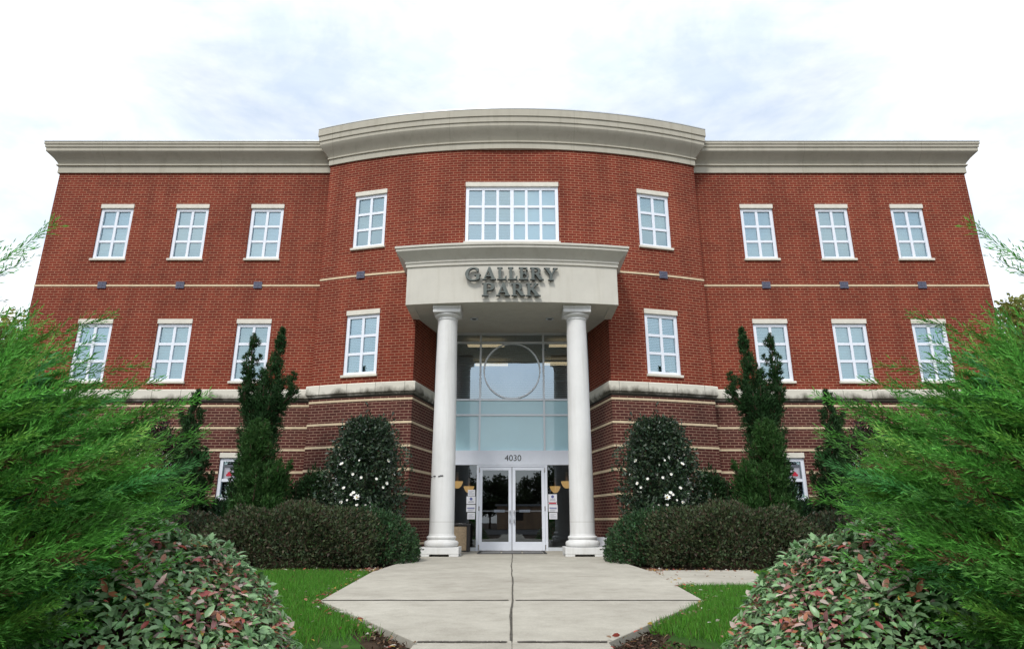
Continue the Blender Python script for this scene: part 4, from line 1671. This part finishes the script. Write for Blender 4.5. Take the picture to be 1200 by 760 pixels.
# --- camellias with white flowers
def camellia():
    t = empty('camellia', (-3.36, 15.25, G), 'dark glossy camellia bush with white flowers left of the entrance', 'camellia', 'white flowered camellias by the entrance')
    r = np.random.default_rng(61)
    n = 26000
    zt = r.random(n)
    prof = lambda z: np.interp(z, [0, .1, .25, .5, .72, .86, .95, 1.0], [.58, .70, .74, .74, .70, .58, .46, .22])
    a = r.random(n) * 6.283
    D = np.stack([np.cos(a), np.sin(a), zt * 2 - 1], 1)
    rad = prof(zt) * np.sqrt(r.random(n)) * (1 + np.abs(r.normal(size=n)) * .09) * lump(D * 1.3, 62, .42, 4.5)
    P = np.stack([np.cos(a) * rad, np.sin(a) * rad, .1 + zt * 2.92 + r.normal(size=n) * .06], 1)
    out_ = np.stack([np.cos(a), np.sin(a), np.zeros(n)], 1)
    dr = unit(out_ * .6 + r.normal(size=(n, 3)) * .7 + np.array([0, 0, .15]))
    # a few thin wands leaving the crown
    seg = []
    ex = []
    for k in range(46):
        a0 = r.random() * 6.28
        hz = 1.0 + r.random() ** .6 * 1.75
        b0 = np.array([math.cos(a0) * .55 * (1.15 - hz * .28), math.sin(a0) * .55 * (1.15 - hz * .28), hz])
        e = b0 + np.array([math.cos(a0) * (.25 + .3 * r.random()), math.sin(a0) * .3, .35 + .5 * r.random()])
        seg.append(([b0, (b0 + e) / 2 + r.normal(size=3) * .03, e], [.006, .004, .002]))
        for q in range(10):
            ex.append(b0 + (e - b0) * (.3 + .7 * q / 9) + r.normal(size=3) * .03)
    P = np.concatenate([P, np.array(ex)])
    dr = np.concatenate([dr, unit(r.normal(size=(len(ex), 3)))])
    n = len(P)
    L = .088 * (.65 + .6 * r.random(n))
    V, F = blades(P, dr, L, L * .48)
    np_mesh('foliage', V, F, M['leaf_gloss'], tints(n, (.026, .052, .026), .35, 4, [(.060, .095, .045)], .2), t)
    for i in range(7):
        a0 = i * .9
        e = np.array([math.cos(a0) * .45, math.sin(a0) * .45, 1.6 + r.random() * .9])
        seg.append(([(math.cos(a0) * .06, math.sin(a0) * .06, -.03), (e[0] * .4, e[1] * .4, e[2] * .5), e], [.03, .022, .008]))
    stems(t, seg, 'stems')
    for i in range(32):
        zt = .12 + .55 * r.random() ** 1.2
        a0 = -1.35 + r.normal() * 1.0
        rr = float(prof(np.array(zt))) * 1.16
        c = Vector((math.cos(a0) * rr, math.sin(a0) * rr, .1 + zt * 2.92))
        sz = (.022 + .030 * r.random() ** 2) * (1.5 if i % 9 == 0 else 1)
        mb = MB()
        o_ = Vector((math.cos(a0), math.sin(a0), .3 + r.normal() * .3)).normalized()
        T = Matrix.Translation(c) @ o_.to_track_quat('Z', 'Y').to_matrix().to_4x4() @ Matrix.Rotation(r.random() * 6, 4, 'Z')
        for p in range(7):
            b = 2 * math.pi * p / 7
            rot = T @ Matrix.Rotation(b, 4, 'Z')
            mb.face([tuple(rot @ Vector(v)) for v in ((0, 0, 0), (sz * .5, -sz * .42, sz * .12), (sz * 1.05, 0, sz * (.35 + .2 * r.random())), (sz * .5, sz * .42, sz * .12))], 0)
        mb.lathe([(sz * .22, .0), (sz * .2, sz * .2), (0, sz * .26)], 0, 0, 8, 1, T)
        mb.build('flower', [M['petal'], M['pistil']], t, weld=False)
    return t
cm = camellia()
pair(cm, 'dark glossy camellia bush with white flowers right of the entrance')


# --- lawn
def inside_plaza(x, y, pad=0.0):
    ax = np.abs(x)
    e = np.interp(y, [-10, 4.67, 7.03, 11.0, 15.5, 17.3], [.63, .63, 1.91, 2.2, 2.1, 2.48])
    return ax < e + pad
def lawn_mask(x, y):
    ax = np.abs(x)
    front = 4.3 + .25 * np.sin(x * 2.1) + np.clip(1.75 - ax, 0, 2) * 1.0
    back = 11.25 + .10 * np.sin(x * 3.3)
    side_slab = (x > 1.9) & (x < 3.35 + (y - 8.75) * .2) & (y > 8.8) & (y < 11.6)
    return (~inside_plaza(x, y, .03)) & (y > front) & (y < back) & (ax < 9) & (~side_slab)
for s in (-1, 1):
    mb = MB()
    ys = np.linspace(4.5, 11.2, 40)
    for a, b in zip(ys, ys[1:]):
        ea, eb = [float(np.interp(v, [4.67, 7.03, 11.0], [.95, 1.93, 2.22])) for v in (a, b)]
        mb.face([(s * ea, a, G - .04), (s * 10, a, G - .04), (s * 10, b, G - .04), (s * eb, b, G - .04)])
    struct(mb.build('lawn', M['turf'], weld=False))
n = 330000
x = rng.uniform(-6.2, 6.2, n)
y = 4.2 + 7.2 * rng.random(n) ** 1.5
k = lawn_mask(x, y)
# thinner near the worn edge by the mulch
edge = np.clip((y - (4.3 + np.clip(1.75 - np.abs(x), 0, 2))) / .7, .08, 1)
k &= rng.random(n) < edge
x, y = x[k], y[k]
n = len(x)
P = np.stack([x, y, np.full(n, G - .042)], 1)
Dv = unit(rng.normal(size=(n, 3)) * .38 + np.array([0, 0, 1.0]))
patch = lump(np.stack([x, y, x * 0], 1) * .35, 71, .35, 3)
V, F = blades(P, Dv, (.045 + .04 * rng.random(n)) * np.clip(patch, .6, 1.4), .0075, fat=.3)
tn = tints(n, (.080, .235, .024), .22, 4, [(.16, .17, .05), (.12, .10, .04)], .04)
o = np_mesh('grass', V, F, M['grass'], tn)
o['kind'] = 'stuff'

# --- mulch chips and fallen leaves
n = 52000
x = rng.uniform(-9.5, 9.5, n)
y = np.where(rng.random(n) < .42, rng.uniform(10.9, 12.6, n), rng.uniform(4.2, 6.2, n))
near = y < 7
x = np.where(near, x * .26, x)
side_slab = (x > 1.9) & (x < 3.6) & (y > 8.75) & (y < 11.35)
k = (~inside_plaza(x, y, .02)) & (~side_slab) & ((near & (~lawn_mask(x, y + .25))) | ((y > 11.1) & ~near))
x, y = x[k], y[k]
n = len(x)
P = np.stack([x, y, G - .05 + rng.random(n) * .018], 1)
Dv = unit(rng.normal(size=(n, 3)) * np.array([1, 1, .35]))
V, F = blades(P, Dv, .02 + .035 * rng.random(n), .012, fat=.5)
o = np_mesh('mulch', V, F, M['mulch'], tints(n, (.055, .036, .024), .35, 4, [(.16, .10, .06), (.10, .04, .025), (.22, .17, .12)], .12))
o['kind'] = 'stuff'
n = 1500
x = rng.uniform(-7, 7, n)
y = np.where(rng.random(n) < .5, rng.normal(11.25, .16, n), rng.uniform(4.3, 11, n))
edgeleaf = rng.random(n) < .3
sx = np.sign(rng.normal(size=n))
x = np.where(edgeleaf, sx * (np.interp(y, [4.67, 7.03, 11.0, 15.5], [.63, 1.91, 2.2, 2.1]) + np.abs(rng.normal(size=n)) * .12), x)
k = ~inside_plaza(x, y, -.01)
x, y = x[k], y[k]
n = len(x)
P = np.stack([x, y, G + .0 + rng.random(n) * .02], 1)
Dv = unit(rng.normal(size=(n, 3)) * np.array([1, 1, .2]))
Uv = unit(rng.normal(size=(n, 3)) * .4 + np.array([0, 0, 1]))
L = .03 + .035 * rng.random(n)
V, F = leaves(P, Dv, Uv, L, L * .55, .2)
o = np_mesh('fallen_leaves', V, F, M['leaf'], tints(n, (.26, .15, .09), .3, 8, [(.45, .40, .33), (.38, .07, .05), (.40, .28, .05), (.6, .56, .5)], .45))
o['kind'] = 'stuff'


# ================================================================== TREES AROUND
def tree(loc, h, cr, base, label, seed, n=9000, leaf=.28, group=None, trunk_h=.3):
    t = empty('tree', loc, label, 'tree', group)
    r = np.random.default_rng(seed)
    seg = [([(0, 0, -.1), (.05, .03, h * trunk_h), (.1, 0, h * .6), (.05, 0, h * .85)], [h * .022, h * .018, h * .010, .02])]
    cl_ = []
    for i in range(34):
        d = unit(r.normal(size=3))
        c = d * np.array([cr, cr, h * (1 - trunk_h) * .5]) * (.35 + .6 * r.random()) + np.array([0, 0, h * (.5 + trunk_h / 2)])
        cl_.append((c, cr * (.22 + .22 * r.random())))
        seg.append(([(.05, 0, h * (trunk_h + .1 * r.random())), c * .5 + np.array([0, 0, h * .25]), c], [h * .008, h * .005, .02]))
    stems(t, seg, 'trunk')
    idx = r.integers(0, len(cl_), n)
    cc_ = np.array([c for c, _ in cl_])[idx]
    rr = np.array([q for _, q in cl_])[idx]
    P = cc_ + unit(r.normal(size=(n, 3))) * (rr * r.random(n) ** .4)[:, None]
    V, F = blades(P, r.normal(size=(n, 3)), leaf * (.6 + .7 * r.random(n)), leaf * .6, .5)
    tn = np.repeat(np.array(base)[None] * (1 + r.normal(size=(len(cl_), 1)) * .2), 1, 0)[idx]
    tn = np.repeat(np.clip(tn * (1 + r.normal(size=(n, 1)) * .2), .006, .7), 4, 0)
    np_mesh('crown', V, F, M['leaf'], tn, t)
    return t


tree((-26.5, 31.5, G), 11.6, 3.6, (.20, .21, .045), 'yellow green tree beyond the left corner of the building', 81, 11000, .26)
tree((26.5, 31.5, G), 11.6, 3.6, (.20, .21, .045), 'yellow green tree beyond the right corner of the building', 82, 11000, .26)
tree((-24.0, 38.0, G), 11.0, 3.6, (.06, .10, .03), 'dark green tree farther back beyond the left corner', 83, 9000, .28)
tree((24.0, 38.0, G), 11.0, 3.6, (.06, .10, .03), 'dark green tree farther back beyond the right corner', 84, 9000, .28)
# across the parking lot, seen only in the entrance glass
for i, (x, y, h, lab) in enumerate(((-7, -44, 7.5, 'broad dark tree across the parking lot, mirrored in the left sidelight'), (-2.6, -42, 6.0, 'low dark tree mirrored in the left entrance door'),
                                    (2.0, -43, 5.8, 'low dark tree mirrored in the right entrance door'), (6.5, -41, 8.0, 'broad dark tree mirrored in the right sidelight'))):
    tree((x, y, G), h, h * .48, (.035, .055, .02), lab, 90 + i, 5000, .34, 'trees across the parking lot', .18)
t = empty('low_building', (2.4, -36.5, G), 'low flat roofed tan brick building across the parking lot, mirrored in the doors', 'building')
mb = MB()
wall(mb, lambda u: (u, 1.5, 0, 1), -4, 4, 0, 2.35, [(-2.5, -1.2, 0.9, 1.9), (1.2, 2.5, .9, 1.9)], two=False)
wall(mb, lambda u: (-4, u, -1, 0), -1.5, 1.5, 0, 2.35, [], two=False)
wall(mb, lambda u: (4, u, 1, 0), -1.5, 1.5, 0, 2.35, [], two=False)
wall(mb, lambda u: (u, -1.5, 0, -1), -4, 4, 0, 2.35, [], two=False)
mb.build('wall', M['tan_brick'], t, weld=False)
mb = MB()
mb.box(-4.2, 4.2, -1.7, 1.7, 2.351, 2.55)
mb.build('roof', M['roofing'], t)
for a in (-1.85, 1.85):
    mb = MB()
    mb.box(a - .65, a + .65, 1.40, 1.44, .9, 1.9)
    mb.build('window', M['dark'], t)
